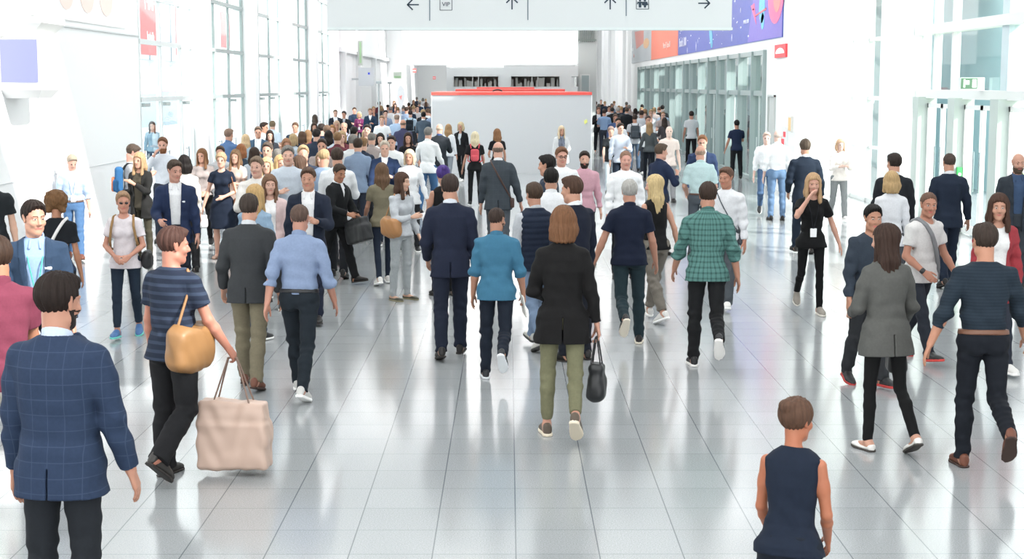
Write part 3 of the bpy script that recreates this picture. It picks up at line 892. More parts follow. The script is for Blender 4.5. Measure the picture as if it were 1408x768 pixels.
    if kw.get('watch'):
        s = kw['watch']; d = unit(J[('wr', s)] - J[('elb', s)]); w0 = J[('wr', s)] - d * .02
        Fb = Field(w0 - .06, w0 + .06, min(vox, .006)); Fb.cone(w0 - d * .008, w0 + d * .008, .031, .031); 
        put('watch', Fb.mesh(), plain('1d1e20', .4, name='rubber'))
    if kw.get('pocket_square'):
        Fb = Field(fr_pt(T, (-.16, .04, .28)), fr_pt(T, (-.04, .2, .40)), vox); Fb.box(T, (-.09, fy(.34, -.006), .345), (.026, .010, .012), .003)
        put('pocket_square', Fb.mesh(), fabric('eef2f8'))
    if kw.get('tie'):
        tubes('necktie', [[fr_pt(T, (0, .082, .52)), fr_pt(T, (0, fy(.40, -.004), .42)), fr_pt(T, (0, fy(.3, -.002), .28)), fr_pt(T, (0, fy(.2, -.004), .14))]], .018, fabric(kw['tie']))
    if kw.get('scarf'):
        tubes('scarf', [[fr_pt(T, (-.06, .02, .55)), fr_pt(T, (0, .09, .50)), fr_pt(T, (.06, .02, .55)), fr_pt(T, (0, -.06, .57)), fr_pt(T, (-.06, .02, .55))], [fr_pt(T, (-.03, .1, .50)), fr_pt(T, (-.05, fy(.3, .02), .28))]], .026, fabric(kw['scarf']))
    info = dict(root=root, J=J, S=S, phi=phi, g=g, vox=vox, D=D, c=c, dist=dist)
    if key: PEOPLE[key] = info
    return info

# ------------------------------------------------------------------ things people carry
def carried(nm, label, cat, who, group=None):
    """returns a builder that collects fields given in the bearer's own coordinates"""
    I = PEOPLE[who] if isinstance(who, str) else who
    S, g = I['S'], I['g']
    store = []
    def part(name, F, mat, sub=None):
        V, Q = F.mesh() if isinstance(F, Field) else F
        store.append((name, V, Q, mat, sub))
    def done():
        allv = np.concatenate([s[1] for s in store]); o = np.array([allv[:, 0].mean(), allv[:, 1].mean(), allv[:, 2].min()])
        a = -R_(I['phi']); w = rotz(a) @ (o * S)
        root = empty(nm, (g[0] + w[0], g[1] + w[1], w[2]), a); tag(root, label, cat, group)
        for name, V, Q, mat, sub in store:
            link_mesh(name, (V - o) * S, Q, mat, root, True)
        return root
    return I, part, done

def arc(a, b, sag, n=8, out=None):
    a, b = np.array(a), np.array(b); out = np.array([0, 0, 1.0]) if out is None else np.array(out)
    return [a + (b - a) * t + out * sag * 4 * t * (1 - t) for t in np.linspace(0, 1, n)]

def tubefield(paths, r, vox, flat=None):
    pts = np.array([p for q in paths for p in q]); F = Field(pts.min(0) - r * 2 - .01, pts.max(0) + r * 2 + .01, vox)
    for q in paths:
        for i in range(len(q) - 1): F.cone(q[i], q[i + 1], r, r, .0)
    return F

def handbag(who, s, label, col, size=(.15, .055, .12), drop=.17, name='handbag', rad=.035, yaw=90, soft=0, hr=.007, col2=None, tilt=0):
    I, part, done = carried(name, label, 'bag', who)
    J = I['J']; p = J[('palm', s)] + J[('hand', s)][0] * .01; v = min(I['vox'], .009)
    R = rotz(R_(yaw)).T
    if tilt: R = R @ rotx(R_(tilt)).T
    c = p + R[2] * -(drop + size[2]); fr = (c, R)
    F = Field(c - .36, c + .36, v)
    F.box(fr, (0, 0, 0), size, rad); F.box(fr, (0, 0, -size[2] * .3), (size[0] * 1.05, size[1] * 1.25, size[2] * .7), rad, .03)
    F.ripple(fr, .004 + soft, 16, 20, 3)
    part('bag_body', F, plain(col, .45, name='leather'))
    for q in (-1, 1):
        h = [fr_pt(fr, (-size[0] * .55, q * size[1] * .7, size[2] - .02))] + [p + R[1] * q * .006 + R[0] * t for t in (-.03, 0, .03)] + [fr_pt(fr, (size[0] * .55, q * size[1] * .7, size[2] - .02))]
        part('handle', tubefield([h], hr, v), plain(col2 or col, .45, name='leather'))
    return done()

def hobo(who, s, label, col, z=.05, y=.0, r=(.10, .17, .15), x=.30, strap=True):
    I, part, done = carried('shoulder_bag', label, 'bag', who)
    J = I['J']; T = J['T']; v = min(I['vox'], .010)
    c = fr_pt(T, (s * x, y, z)); fr = (c, T[1])
    F = Field(c - .35, c + .35, v); F.ell(c, r, T[1]); F.box(fr, (0, 0, -r[2] * .10), (r[0] * .82, r[1] * .98, r[2] * .78), min(.065, r[0] * .75), .03); F.cut(fr, lambda a, b, cc: np.maximum(cc - r[2] * .50 - .38 * np.abs(b), -1) + 0 * a)
    F.ripple(fr, .006, 18, 22, 5)
    part('bag_body', F, plain(col, .5, name='leather'))
    if strap:
        st = [fr_pt(fr, (0, -r[1] * .75, r[2] * .45)), fr_pt(T, (s * .17, -.04, .40)), fr_pt(T, (s * .13, .0, .545)), fr_pt(T, (s * .18, .06, .40)), fr_pt(fr, (0, r[1] * .75, r[2] * .45))]
        part('strap', tubefield([st], .010, v), plain(col, .5, name='leather'))
    return done()

def backpack(who, label, col, col2=None, size=(.135, .065, .20)):
    I, part, done = carried('backpack', label, 'backpack', who)
    J = I['J']; T = J['T']; v = min(I['vox'], .014)
    c = (0, -.185, .28); F = Field(fr_pt(T, (-.2, -.3, .0)) - .05, fr_pt(T, (.2, 0, .55)) + .05, v)
    F.box(T, c, size, .05); F.box(T, (0, -.235, .20), (size[0] * .8, .05, size[2] * .5), .035, .01)
    part('bag_body', F, fabric(col))
    if col2:
        F = Field(fr_pt(T, (-.2, -.35, .0)) - .05, fr_pt(T, (.2, 0, .55)) + .05, v); F.box(T, (0, -.262, .21), (size[0] * .7, .035, size[2] * .55), .02)
        part('front_pocket', F, fabric(col2))
    ps = []
    for s in (-1, 1):
        ps = [[fr_pt(T, (s * .09, -.13, .44)), fr_pt(T, (s * .105, -.06, .535)), fr_pt(T, (s * .115, .03, .53)), fr_pt(T, (s * .13, .125, .42)), fr_pt(T, (s * .155, .10, .25)), fr_pt(T, (s * .17, -.02, .14)), fr_pt(T, (s * .11, -.13, .12))]]
        part('shoulder_strap', tubefield(ps, .016, v), fabric(col if not col2 else '262b33'))
    return done()

def crossbody(who, label, col, s=1, bag=(.09, .03, .07), name='crossbody_bag', r=.014):
    I, part, done = carried(name, label, 'bag', who)
    J = I['J']; T = J['T']; D = I['D']; v = min(I['vox'], .012); w = I['c'].get('w', 1)
    def surf(x, z, side):
        ax = np.interp(z, D['z'], D['a']) * w + .004; by = np.interp(z, D['z'], D['b']) * w + .004
        return side * (by * max(0.0, 1 - min(1, abs(x / ax)) ** 2.35) ** (1 / 2.35) + r * .45 + (.035 * math.exp(-((z - .35) / .09) ** 2) if I['c']['sex'] == 'f' and side > 0 else 0))
    fr_, bk_ = [], []
    for t in np.linspace(0.06, 1, 12):
        x = s * (-.105 + .29 * t); z = .545 - .53 * t
        fr_.append(fr_pt(T, (x, surf(x, z, 1), z))); bk_.append(fr_pt(T, (x, surf(x, z, -1), z)))
    path = fr_[::-1] + [fr_pt(T, (-s * .107, 0, .56 if I['c']['sex'] == 'm' else .548))] + bk_
    part('strap', tubefield([path], r, v), plain(col, .6, name='leather'))
    c = fr_pt(T, (s * .20, -.02, -.04)); F = Field(c - .2, c + .2, v); F.box((c, T[1]), (0, 0, 0), (bag[1], bag[0], bag[2]), .02)
    part('bag_body', F, plain(col, .6, name='leather'))
    return done()

def phone(who, s, label, col='22252a', big=0):
    I, part, done = carried('mobile_phone', label, 'phone', who)
    J = I['J']; fo, la, n, cu = J[('hand', s)]; p = J[('palm', s)] + fo * .0 + n * .012
    fr = (p, np.array([la, fo, np.cross(la, fo)])); v = .006
    F = Field(p - .12, p + .12, v); F.box((p, np.array([unit(la), unit(fo), unit(np.cross(la, fo))])), (.0, .03, 0), (.038 + big, .075 + big, .008), .005)
    part('case', F, plain(col, .3, name='casing'))
    return done()

def papers(who, s, label, col='e9e7e0'):
    I, part, done = carried('booklet', label, 'papers', who)
    J = I['J']; fo, la, n, cu = J[('hand', s)]; p = J[('palm', s)]
    F = Field(p - .22, p + .22, .007); F.box((p, np.array([unit(la), unit(fo), unit(np.cross(la, fo))])), (.0, .04, 0), (.075, .12, .009), .003)
    part('pages', F, plain(col, .7, name='paper'))
    return done()
# ------------------------------------------------------------------ the hall
XL, XR, XE = -6.93, 8.17, 6.85          # left facade, right facade, entrance glazing on the right
FAR = 118.0
TILE = .4757
WHITE = 'f1f3f4'
def floor_mat():
    m, nt, b = base_mat('polished_granite_tiles', 'c2c7cb', .12, 0, .5)
    tc = nd(nt, 'ShaderNodeTexCoord'); sp = nd(nt, 'ShaderNodeSeparateXYZ'); nt.links.new(tc.outputs['Object'], sp.inputs[0])
    x0 = on_z(705, 500)[0]; y0 = on_z(699, 603)[1]
    fx = mth(nt, 'FRACT', mth(nt, 'MULTIPLY', mth(nt, 'ADD', sp.outputs[0], 100 * TILE - x0 + .0025), 1 / TILE))
    fy = mth(nt, 'FRACT', mth(nt, 'MULTIPLY', mth(nt, 'ADD', sp.outputs[1], 100 * TILE - y0 + .0025), 1 / TILE))
    gx = mth(nt, 'LESS_THAN', fx, .0075 / TILE); gy = mth(nt, 'LESS_THAN', fy, .007 / TILE)
    n1 = nd(nt, 'ShaderNodeTexNoise', i_Scale=120.0, i_Detail=2.0, i_Roughness=.7); nt.links.new(tc.outputs['Object'], n1.inputs['Vector'])
    n2 = nd(nt, 'ShaderNodeTexWhiteNoise'); n2.noise_dimensions = '2D'
    fl = nd(nt, 'ShaderNodeVectorMath'); fl.operation = 'FLOOR'
    sc = nd(nt, 'ShaderNodeVectorMath'); sc.operation = 'SCALE'; sc.inputs[3].default_value = 1 / TILE
    ad = nd(nt, 'ShaderNodeVectorMath'); ad.operation = 'ADD'; ad.inputs[1].default_value = (100 * TILE - x0, 100 * TILE - y0, 0)
    nt.links.new(tc.outputs['Object'], ad.inputs[0]); nt.links.new(ad.outputs[0], sc.inputs[0]); nt.links.new(sc.outputs[0], fl.inputs[0]); nt.links.new(fl.outputs[0], n2.inputs['Vector'])
    c = lin('9b9fa1')
    speck = mth(nt, 'MULTIPLY_ADD', n1.outputs[0], 1.3, .35)
    tone = mth(nt, 'MULTIPLY_ADD', n2.outputs[0], .07, .965)
    k = mth(nt, 'MULTIPLY', speck, tone)
    mul = nd(nt, 'ShaderNodeVectorMath'); mul.operation = 'SCALE'; mul.inputs[0].default_value = c[:3]; nt.links.new(k, mul.inputs[3])
    a = mixc(nt, mth(nt, 'MULTIPLY', gy, .75), mul.outputs[0], lin('6b7278'))
    a = mixc(nt, mth(nt, 'MULTIPLY', gx, .85), a, lin('5d646a'))
    nt.links.new(a, b.inputs['Base Color'])
    nt.links.new(mth(nt, 'MULTIPLY_ADD', n1.outputs[0], .08, .10), b.inputs['Roughness'])
    b.inputs['Specular IOR Level'].default_value = .62
    return m
GR = lambda: plain('98a4a3', .4, name='aluminium')
GG = lambda: plain('a9b8b8', .35, name='grey_aluminium')
WP = lambda: plain(WHITE, .45, name='white_paint')

mb = MB(); mb.box(XL - .3, 12, -6, FAR + 1, -.2, 0); tag(mb.build('floor', floor_mat()), kind='structure')
mb = MB(); mb.box(-60, 90, -20, 160, -.5, -.21); tag(mb.build('ground_outside', plain('d8d9d8', .8, name='paving')), kind='structure')

# left wall: solid white near the camera, then bays of glazing between columns, then solid again
def on_left(px, py): return on_x(px, py, XL)
ZL0 = on_left(192, 117)[1]
mb = MB(); mb.box(XL - .35, XL, -4, ZL0, 0, CEIL); mb.mi = 1
mb.box(XL - .01, XL + .012, -4, ZL0 + .02, 0, .09); mb.mi = 0
w = tag(mb.build('wall_left', [plain('eff1f2', .6, name='white_wall'), plain('c6cbcd', .5, name='base_strip')]), kind='structure')
mb = MB(); mb.box(XL, XL + .03, -4, ZL0, 3.55, 3.575); tag(mb.build('trim_1', plain('d3d6d7', .5), ), kind='structure')
mb = MB(); mb.box(XL, XL + .012, 19, ZL0, 1.30, 1.312); tag(mb.build('trim_2', plain('dadcdd', .5)), kind='structure')

zc0 = on_left(266, 117)[1]; PITCHL = 6.45
cols = [zc0 + PITCHL * i for i in range(5)]
for i, z in enumerate(cols):
    mb = MB(); mb.box(XL - .25, XL + .30, z, z + .62, 0, CEIL)
    tag(mb.build('column', WP()), kind='structure')
n_win = 0
def bay(y0, y1, n, name, rows=(2.38, 3.47, 4.60, 5.72, 6.85, 7.98), x=XL, thick=.06, depth=.07, top=CEIL, mat=None, doors=True, sgn=1, lower=None):
    """one glazed bay: posts, rails and one sheet of panes"""
    mb = MB()
    ys = np.linspace(y0, y1, n + 1) if name != 'window_1' else np.array([y0, 30.75, 32.65, y1])
    for y in ys: mb.box(x - depth, x, y - thick / 2, y + thick / 2, 0, top)
    for r in rows: mb.box(x - depth * .9, x + .02 * sgn, y0, y1, r - .045, r + .045)
    mb.box(x - depth, x + .03, y0, y1, top - .1, top); mb.box(x - depth * .8, x, y0, y1, 0, .10)
    if lower:
        for r in lower: mb.box(x - depth * .6, x, y0, y1, r - .03, r + .03)
    root = mb.build(name, mat or GR()); tag(root, kind='structure')
    mb = MB()
    for a, b in zip(ys[:-1], ys[1:]):
        mb.box(x - depth * .55, x - depth * .55 + .012, a + thick / 2, b - thick / 2, .1, top - .1)
    mb.build('glass_pane', glass_mat(), root)
    if doors:
        for a, b in zip(ys[:-1], ys[1:]):
            d = MB(); d.tube([(x + .07 * sgn, a + .22, .85), (x + .07 * sgn, a + .22, 1.35)], .014); d.box(x, x + .07 * sgn, a + .21, a + .23, .88, .90); d.box(x, x + .07 * sgn, a + .21, a + .23, 1.30, 1.32)
            d.build('door_handle', plain('b9bec0', .25, .9, name='steel'), root)
            d = MB(); d.box(x - .02, x + .06, a + .1, a + .5, 2.24, 2.31); d.build('door_closer', plain('aeb6b6', .4), root)
    return root
bay(ZL0 + .06, cols[0] - .05, 3, 'window_1', rows=(2.38, 3.47, 4.33, 5.72, 6.85, 7.98), thick=.08, mat=plain('d2d8d8', .4, name='white_aluminium'))
for i in range(4):
    bay(cols[i] + .66, cols[i + 1] - .04, 3, 'window_%d' % (i + 2))
y5 = cols[4] + .62
mb = MB(); mb.box(XL - .35, XL, y5, FAR, 0, CEIL); mb.box(XL, XL + .16, y5 + 2, 92, 4.0, 4.16)
for y in (63.5, 70, 78): mb.box(XL, XL + .22, y, y + .5, 0, 4.0)
tag(mb.build('wall_left_rear', plain('eceeef', .6, name='white_wall')), kind='structure')
mb = MB(); mb.box(XL - .02, XL + .012, y5, FAR, 0, .1); tag(mb.build('baseboard_left', plain('c6cbcd', .5)), kind='structure')
mb = MB(); mb.box(XL, XL + 1.1, 88, 90, 0, CEIL); tag(mb.build('column', WP()), kind='structure')

# projecting display boxes on the near left wall
p0 = on_y(51, 54, 21.0); p1 = on_y(51, 113, 21.0)
root = empty('display_box', (XL, 21, p1[2] - .2)); tag(root, 'white projecting wall box with a pale lavender screen, on the left wall', 'screen')
def rel(o): return (XL, 21, p1[2] - .2)
mb = MB(); xr = p0[0] + .03
pr = [(p1[2] - .09, 0), (p0[2] + .24, 0), (p0[2] + .24, .8), (p1[2] - .21, .8), (p1[2] - .21, .1)]
mb.box(XL + .002, xr, 21.0, 21.9, p1[2] - .10, p0[2] + .02)
mb.add([(XL, 21.0, p1[2] - .10), (xr, 21.0, p1[2] - .10), (xr - .10, 21.2, p1[2] - .22), (XL, 21.2, p1[2] - .22), (XL, 21.9, p1[2] - .10), (xr, 21.9, p1[2] - .10), (xr - .10, 21.8, p1[2] - .22), (XL, 21.8, p1[2] - .22)],
       [(0, 3, 2, 1), (1, 2, 6, 5), (4, 5, 6, 7), (3, 7, 6, 2), (0, 4, 7, 3)])
mb.build('casing', plain('e9eaea', .45, name='white_casing'), root, off=rel(0))
mb = MB(); mb.box(XL + .02, p0[0], 20.975, 20.99, p1[2], p0[2]); mb.build('screen', emit('b6bcff', .62, 'lit_screen'), root, off=rel(0))
q0 = on_y(60, 31, 21.0); q1 = on_y(38, 53, 21.0)
root = empty('wall_canopy', (XL, 21, q1[2])); tag(root, 'white wedge-shaped canopy projecting above the lavender screen', 'canopy')
mb = MB(); V = [(XL, 20.9, q0[2] + .08), (q0[0], 20.9, q0[2] + .08), (q0[0], 20.9, q0[2]), (XL, 20.9, q0[2]), (XL, 22, q0[2] + .08), (q0[0], 22, q0[2] + .08), (q0[0], 22, q0[2]), (XL, 22, q0[2]),
     (XL, 21.1, q1[2]), (q1[0], 21.1, q1[2]), (q1[0], 21.9, q1[2]), (XL, 21.9, q1[2])]
mb.add(V, [(0, 1, 2, 3), (0, 4, 5, 1), (1, 5, 6, 2), (4, 7, 6, 5), (3, 2, 9, 8), (2, 6, 10, 9), (6, 7, 11, 10), (8, 9, 10, 11), (0, 3, 7, 4), (3, 8, 11, 7)])
mb.build('canopy_shell', plain('e6e7e5', .5, name='white_casing'), root, off=(XL, 21, q1[2]))
# wall graphics above the ledge
def wall_print(name, label, px0, py0, px1, py1, mats, build, cat='poster'):
    pass
a = on_left(0, 12); b_ = on_left(27, 0)
mb = MB(); mb.box(XL + .004, XL + .02, 17, a[1] + 1.2, 3.86, 4.9); mb.mi = 1; mb.box(XL + .02, XL + .024, 18.2, a[1] + .85, 3.90, 4.9); mb.mi = 2
disc = [(19.9 + .55 * math.cos(t), 4.5 + .58 * math.sin(t)) for t in np.linspace(0, 2 * PI, 20, endpoint=False)]
mb.prism(disc, lambda u, v, t: (t, u, v), XL + .022, XL + .030)
tag(mb.build('wall_poster', [plain('f0f0f0', .5), plain('a6e37c', .5, name='print_green'), plain('f5f7f2', .5)]), 'pale wall poster with a green panel, above the left ledge', 'poster')
mb = MB(); mb.box(XL + .004, XL + .02, 22.4, 27.9, 3.66, 5.4); mb.mi = 1
for k in range(4): mb.prism([(23.0 + k * 1.2 + .42 * math.cos(t), 4.12 + .3 * math.sin(t)) for t in np.linspace(0, 2 * PI, 16, endpoint=False)], lambda u, v, t: (t, u, v), XL + .02, XL + .026)
tag(mb.build('wall_poster', [plain('f0f0f0', .5), plain('f6ded6', .5, name='print_pale_orange')]), 'very pale poster with faint orange shapes on the left wall', 'poster')

# right facade
def on_right(px, py): return on_x(px, py, XR)
Yr = [on_right(p, 117)[1] for p in (1160, 1192, 1229, 1262, 1283, 1327, 1388)]
RX = dict(x=XR + .14, depth=.14, mat=plain('d6dad9', .4, name='white_aluminium'), sgn=-1)
bay(Yr[2], Yr[0], 2, 'window_6', rows=(2.36, 3.67, 4.80, 5.95, 7.1, 8.2), lower=(1.25,), thick=.09, **RX)
mb = MB(); mb.box(XR - .32, XR + .25, Yr[3], Yr[2] - .06, 0, CEIL); tag(mb.build('column', WP()), kind='structure')
ye = 20.5
# upper glazing of the door bay
mb = MB()
for y in (Yr[4], Yr[4] - 1.2, Yr[6] + .25, 22.6, ye + .1): mb.box(XR, XR + .14, y - .05, y + .05, 2.5, CEIL)
mb.box(XR - .10, XR + .16, ye, Yr[3], 3.62, 3.80); mb.box(XR - .04, XR + .16, ye, Yr[3], 2.40, 2.56)
for r in (4.9, 6.0, 7.1, 8.2): mb.box(XR, XR + .12, ye, Yr[3], r - .04, r + .04)
root = mb.build('window_7', plain('d9dddc', .4, name='white_aluminium')); tag(root, kind='structure')
mb = MB(); mb.box(XR + .06, XR + .072, ye, Yr[3], 2.56, CEIL); mb.build('glass_pane', glass_mat(), root)
mb = MB(); mb.box(XR - .02, XR + .16, Yr[6] + .05, Yr[6] + .42, 2.56, CEIL); tag(mb.build('column_upright', plain('b9cbd2', .35)), kind='structure')
mb = MB(); mb.box(XR - .06, XR + .30, ye, Yr[3], 7.0, CEIL); mb.box(XR - .06, XR + .30, Yr[2], Yr[0] + .4, 7.0, CEIL); tag(mb.build('wall_right_sun_block', plain('eff1f2', .6, name='white_wall')), kind='structure')  # unseen solid band added above the glazing to keep sun off the sign
# doors below the rail, between grey-green door posts
posts = [Yr[3] - .25, Yr[5] + .2, Yr[6] + .15, ye + .2]
for y in (Yr[4] + .35, Yr[5], Yr[6] - .02, 21.2):
    mb = MB(); mb.box(XR - .18, XR + .18, y, y + .42, 0, 2.42); tag(mb.build('door_post', plain('b3c0bc', .4, name='grey_green_post')), kind='structure')
nd_ = 0
for (a, b2) in ((Yr[5] + .42, Yr[4] + .35), (Yr[6] + .40, Yr[5]), (21.62, Yr[6] - .02)):
    nd_ += 1
    root = empty('door_%d' % nd_, (XR, (a + b2) / 2, 0)); tag(root, kind='structure')
    off = (XR, (a + b2) / 2, 0); m_ = (a + b2) / 2
    for (u, v) in ((a, m_ - .01), (m_ + .01, b2)):
        mb = MB()
        mb.box(XR, XR + .06, u, u + .07, .02, 2.3); mb.box(XR, XR + .06, v - .07, v, .02, 2.3); mb.box(XR, XR + .06, u, v, 2.22, 2.3); mb.box(XR, XR + .06, u, v, .02, .16)
        lf = mb.build('door_leaf', plain('e3e6e5', .4, name='white_aluminium'), root, off=off)
        mb = MB(); mb.box(XR + .025, XR + .035, u + .07, v - .07, .16, 2.22); mb.build('glass_pane', glass_mat(), lf)
        mb = MB(); mb.tube([(XR - .06, v - .16 if u == a else u + .16, .8), (XR - .06, v - .16 if u == a else u + .16, 1.5)], .016); mb.build('door_handle', plain('9fb0b4', .25, .9, name='steel'), lf, off=off) if False else mb.build('door_handle', plain('9fb0b4', .25, .9, name='steel'), root, off=off)
mb = MB(); mb.box(XR, XR + .3, -4, ye, 0, CEIL); tag(mb.build('wall_right', plain('eff1f2', .6, name='white_wall')), kind='structure')  # out-of-view stretch, kept solid to block sun from the near floor
# return wall and the entrance side
YE0 = on_x(1095, 117, XE)[1]
mb = MB(); mb.box(XE, XR + .4, YE0, YE0 + .3, 0, CEIL); tag(mb.build('wall_right_return', plain('eef0f0', .6, name='white_wall')), kind='structure')
YG0 = on_x(1053, 117, XE)[1]; YG1 = on_x(878, 117, XE)[1]
mb = MB(); mb.box(XE, XE + .3, YE0 + .3, YG0, 0, CEIL); mb.box(XE, XE + .3, YG0, YG1, 3.58, CEIL); tag(mb.build('wall_right_entrance', plain('eef0f0', .6, name='white_wall')), kind='structure')
mb = MB(); mb.box(XE, XE + .3, YG1, FAR, 0, CEIL)
tag(mb.build('wall_right_rear', plain('eef0f0', .6, name='white_wall')), kind='structure')
for y in (86, 90, 96, 103, 110): mb = MB(); mb.box(XE - .18, XE, y, y + .3, 0, CEIL); tag(mb.build('column', WP()), kind='structure')
yd = on_x(1062, 150, XE)[1]
mb = MB(); mb.box(XE - .01, XE + .02, yd - .45, yd + .45, .02, 2.35); mb.box(XE - .05, XE + .01, yd - .5, yd - .45, 0, 2.4); mb.box(XE - .05, XE + .01, yd + .45, yd + .5, 0, 2.4); mb.box(XE - .05, XE + .01, yd - .5, yd + .5, 2.35, 2.4)
tag(mb.build('door_4', plain('c3c7c5', .5, name='grey_door')), kind='structure')
# entrance glazing: 17 posts
root = empty('window_8', (XE, YG0, 0)); tag(root, kind='structure')
pxs = [1053, 1037, 1019, 1003, 989, 976, 963, 951, 942, 932, 924, 917, 909, 902, 897, 889, 883, 879]
ys = [on_x(p, 117, XE)[1] for p in pxs]
mb = MB()
for i, y in enumerate(ys): mb.box(XE - .10, XE + .20, y - .05, y + .05, 0, 3.58)
mb.box(XE - .05, XE + .1, YG0, YG1, 3.45, 3.58); mb.box(XE - .03, XE + .1, YG0, YG1, 2.36, 2.50); mb.box(XE - .03, XE + .1, YG0, YG1, 0, .10)
mb.build('mullions', plain('9cabaa', .35, name='grey_aluminium'), root, off=(XE, YG0, 0))
mb = MB(); mb.box(XE + .03, XE + .045, YG0, YG1, .1, 3.45); mb.build('glass_pane', glass_mat(), root, off=(XE, YG0, 0))
for i in (0, 2, 4):
    y = ys[i] + (ys[i + 1] - ys[i]) * .5; mb = MB(); mb.box(XE - .02, XE + .02, y - .04, y + .04, 0, 2.36); mb.tube([(XE - .08, y - .12, .9), (XE - .08, y - .12, 1.25)], .018)
    mb.build('door_stile', plain('c2cccb', .3), root, off=(XE, YG0, 0))
# room behind the entrance glazing
mb = MB(); mb.box(12, 12.2, YE0 + .3, 100, 0, 5.2); mb.box(XE + .3, 12.2, 100, 100.3, 0, 5.2)
tag(mb.build('wall_side_hall', plain('8fb3ba', .7, name='pale_blue_wall')), kind='structure')
mb = MB()
for y in range(38, 99, 8): mb.box(XE + .3, 12.2, y, y + 5.2, 5.2, 5.4)
tag(mb.build('shade_roof_side_hall', plain('b9c7c9', .7)), kind='structure')  # unseen roof slabs added to dim the side hall, gaps let some light in
# posters above the entrance glazing
def pz(px, py): return on_x(px, py, XE)
def strip(px0, px1, z0, z1, d=.03):
    return pz(px0, 90)[1], pz(px1, 90)[1]
def print_panel(name, label, px0, px1, cols_, extra):
    y0, y1 = pz(px0, 90)[1], pz(px1, 90)[1]
    mb = MB(); mb.box(XE - .03, XE - .001, y1, y0, 3.84, 5.9); root = mb.build(name, cols_[0]); tag(root, label, 'poster', 'posters above the entrance glazing')
    extra(root, y0, y1)
def shape(root, name, pts, mat, d=.036):
    mb = MB(); mb.prism(pts, lambda u, v, t: (t, u, v), XE - d, XE - .028); return mb.build(name, mat, root)
def ellp(cy, cz, ry, rz, rot=0, n=22):
    out = []
    for t in np.linspace(0, 2 * PI, n, endpoint=False):
        u, v = ry * math.cos(t), rz * math.sin(t); out.append((cy + u * math.cos(rot) - v * math.sin(rot), cz + u * math.sin(rot) + v * math.cos(rot)))
    return out
def text(root, name, body, loc, rot, size, mat, align='LEFT', ext=.004, sx=1.0):
    cu = bpy.data.curves.new(name, 'FONT'); cu.body = body; cu.size = size; cu.extrude = ext; cu.align_x = align; cu.resolution_u = 2
    o = bpy.data.objects.new(name, cu); COL.objects.link(o); o.location = loc; o.rotation_euler = rot; o.scale = (sx, 1, 1); cu.materials.append(mat)
    bpy.context.view_layer.update()
    me = bpy.data.meshes.new_from_object(o.evaluated_get(bpy.context.evaluated_depsgraph_get()))
    q = bpy.data.objects.new(name, me); q.location = loc; q.rotation_euler = rot; q.scale = (sx, 1, 1)
    bpy.data.objects.remove(o); COL.objects.link(q)
    if root: q.parent = root
    return q
RT = (PI / 2, 0, -PI / 2)      # text on the right wall, read from the hall
def ex_grey(r, y0, y1):
    shape(r, 'print_red_shape', [(y0 - 3.2, 4.55), (y0 - 7.5, 4.75), (y0 - 7.5, 5.4), (y0 - 2, 5.5)], plain('d98f86', .5))
    shape(r, 'print_orange_shape', ellp(y0 - 9, 4.7, 1.6, .25), plain('e2b78c', .5))
    text(r, 'lettering', 'LL', (XE - .04, y0 - .8, 4.5), RT, .25, plain('f3f4f4', .5)); text(r, 'lettering', 'Fahr', (XE - .04, y0 - 1.5, 4.15), RT, .25, plain('e9a9a2', .5))
print_panel('banner', 'grey printed banner with a faded red shape, leftmost above the entrance glazing', 869, 896, [plain('b9bec3', .5, name='print')], ex_grey)
def ex_or(r, y0, y1):
    text(r, 'lettering', 'Nord 67 | See 000', (XE - .04, y0 - 9.5 + 8.0 - .2, 4.28), RT, .34, plain('fbeae4', .5), align='LEFT', sx=1.6) if False else text(r, 'lettering', 'Nord 67 | See 000', (XE - .04, y1 + (y0 - y1) * .50, 4.25), RT, .36, plain('fbe6df', .5), sx=1.1)
print_panel('banner', 'plain orange banner with small white lettering above the entrance glazing', 896, 932.5, [plain('f0826a', .5, name='print')], ex_or)
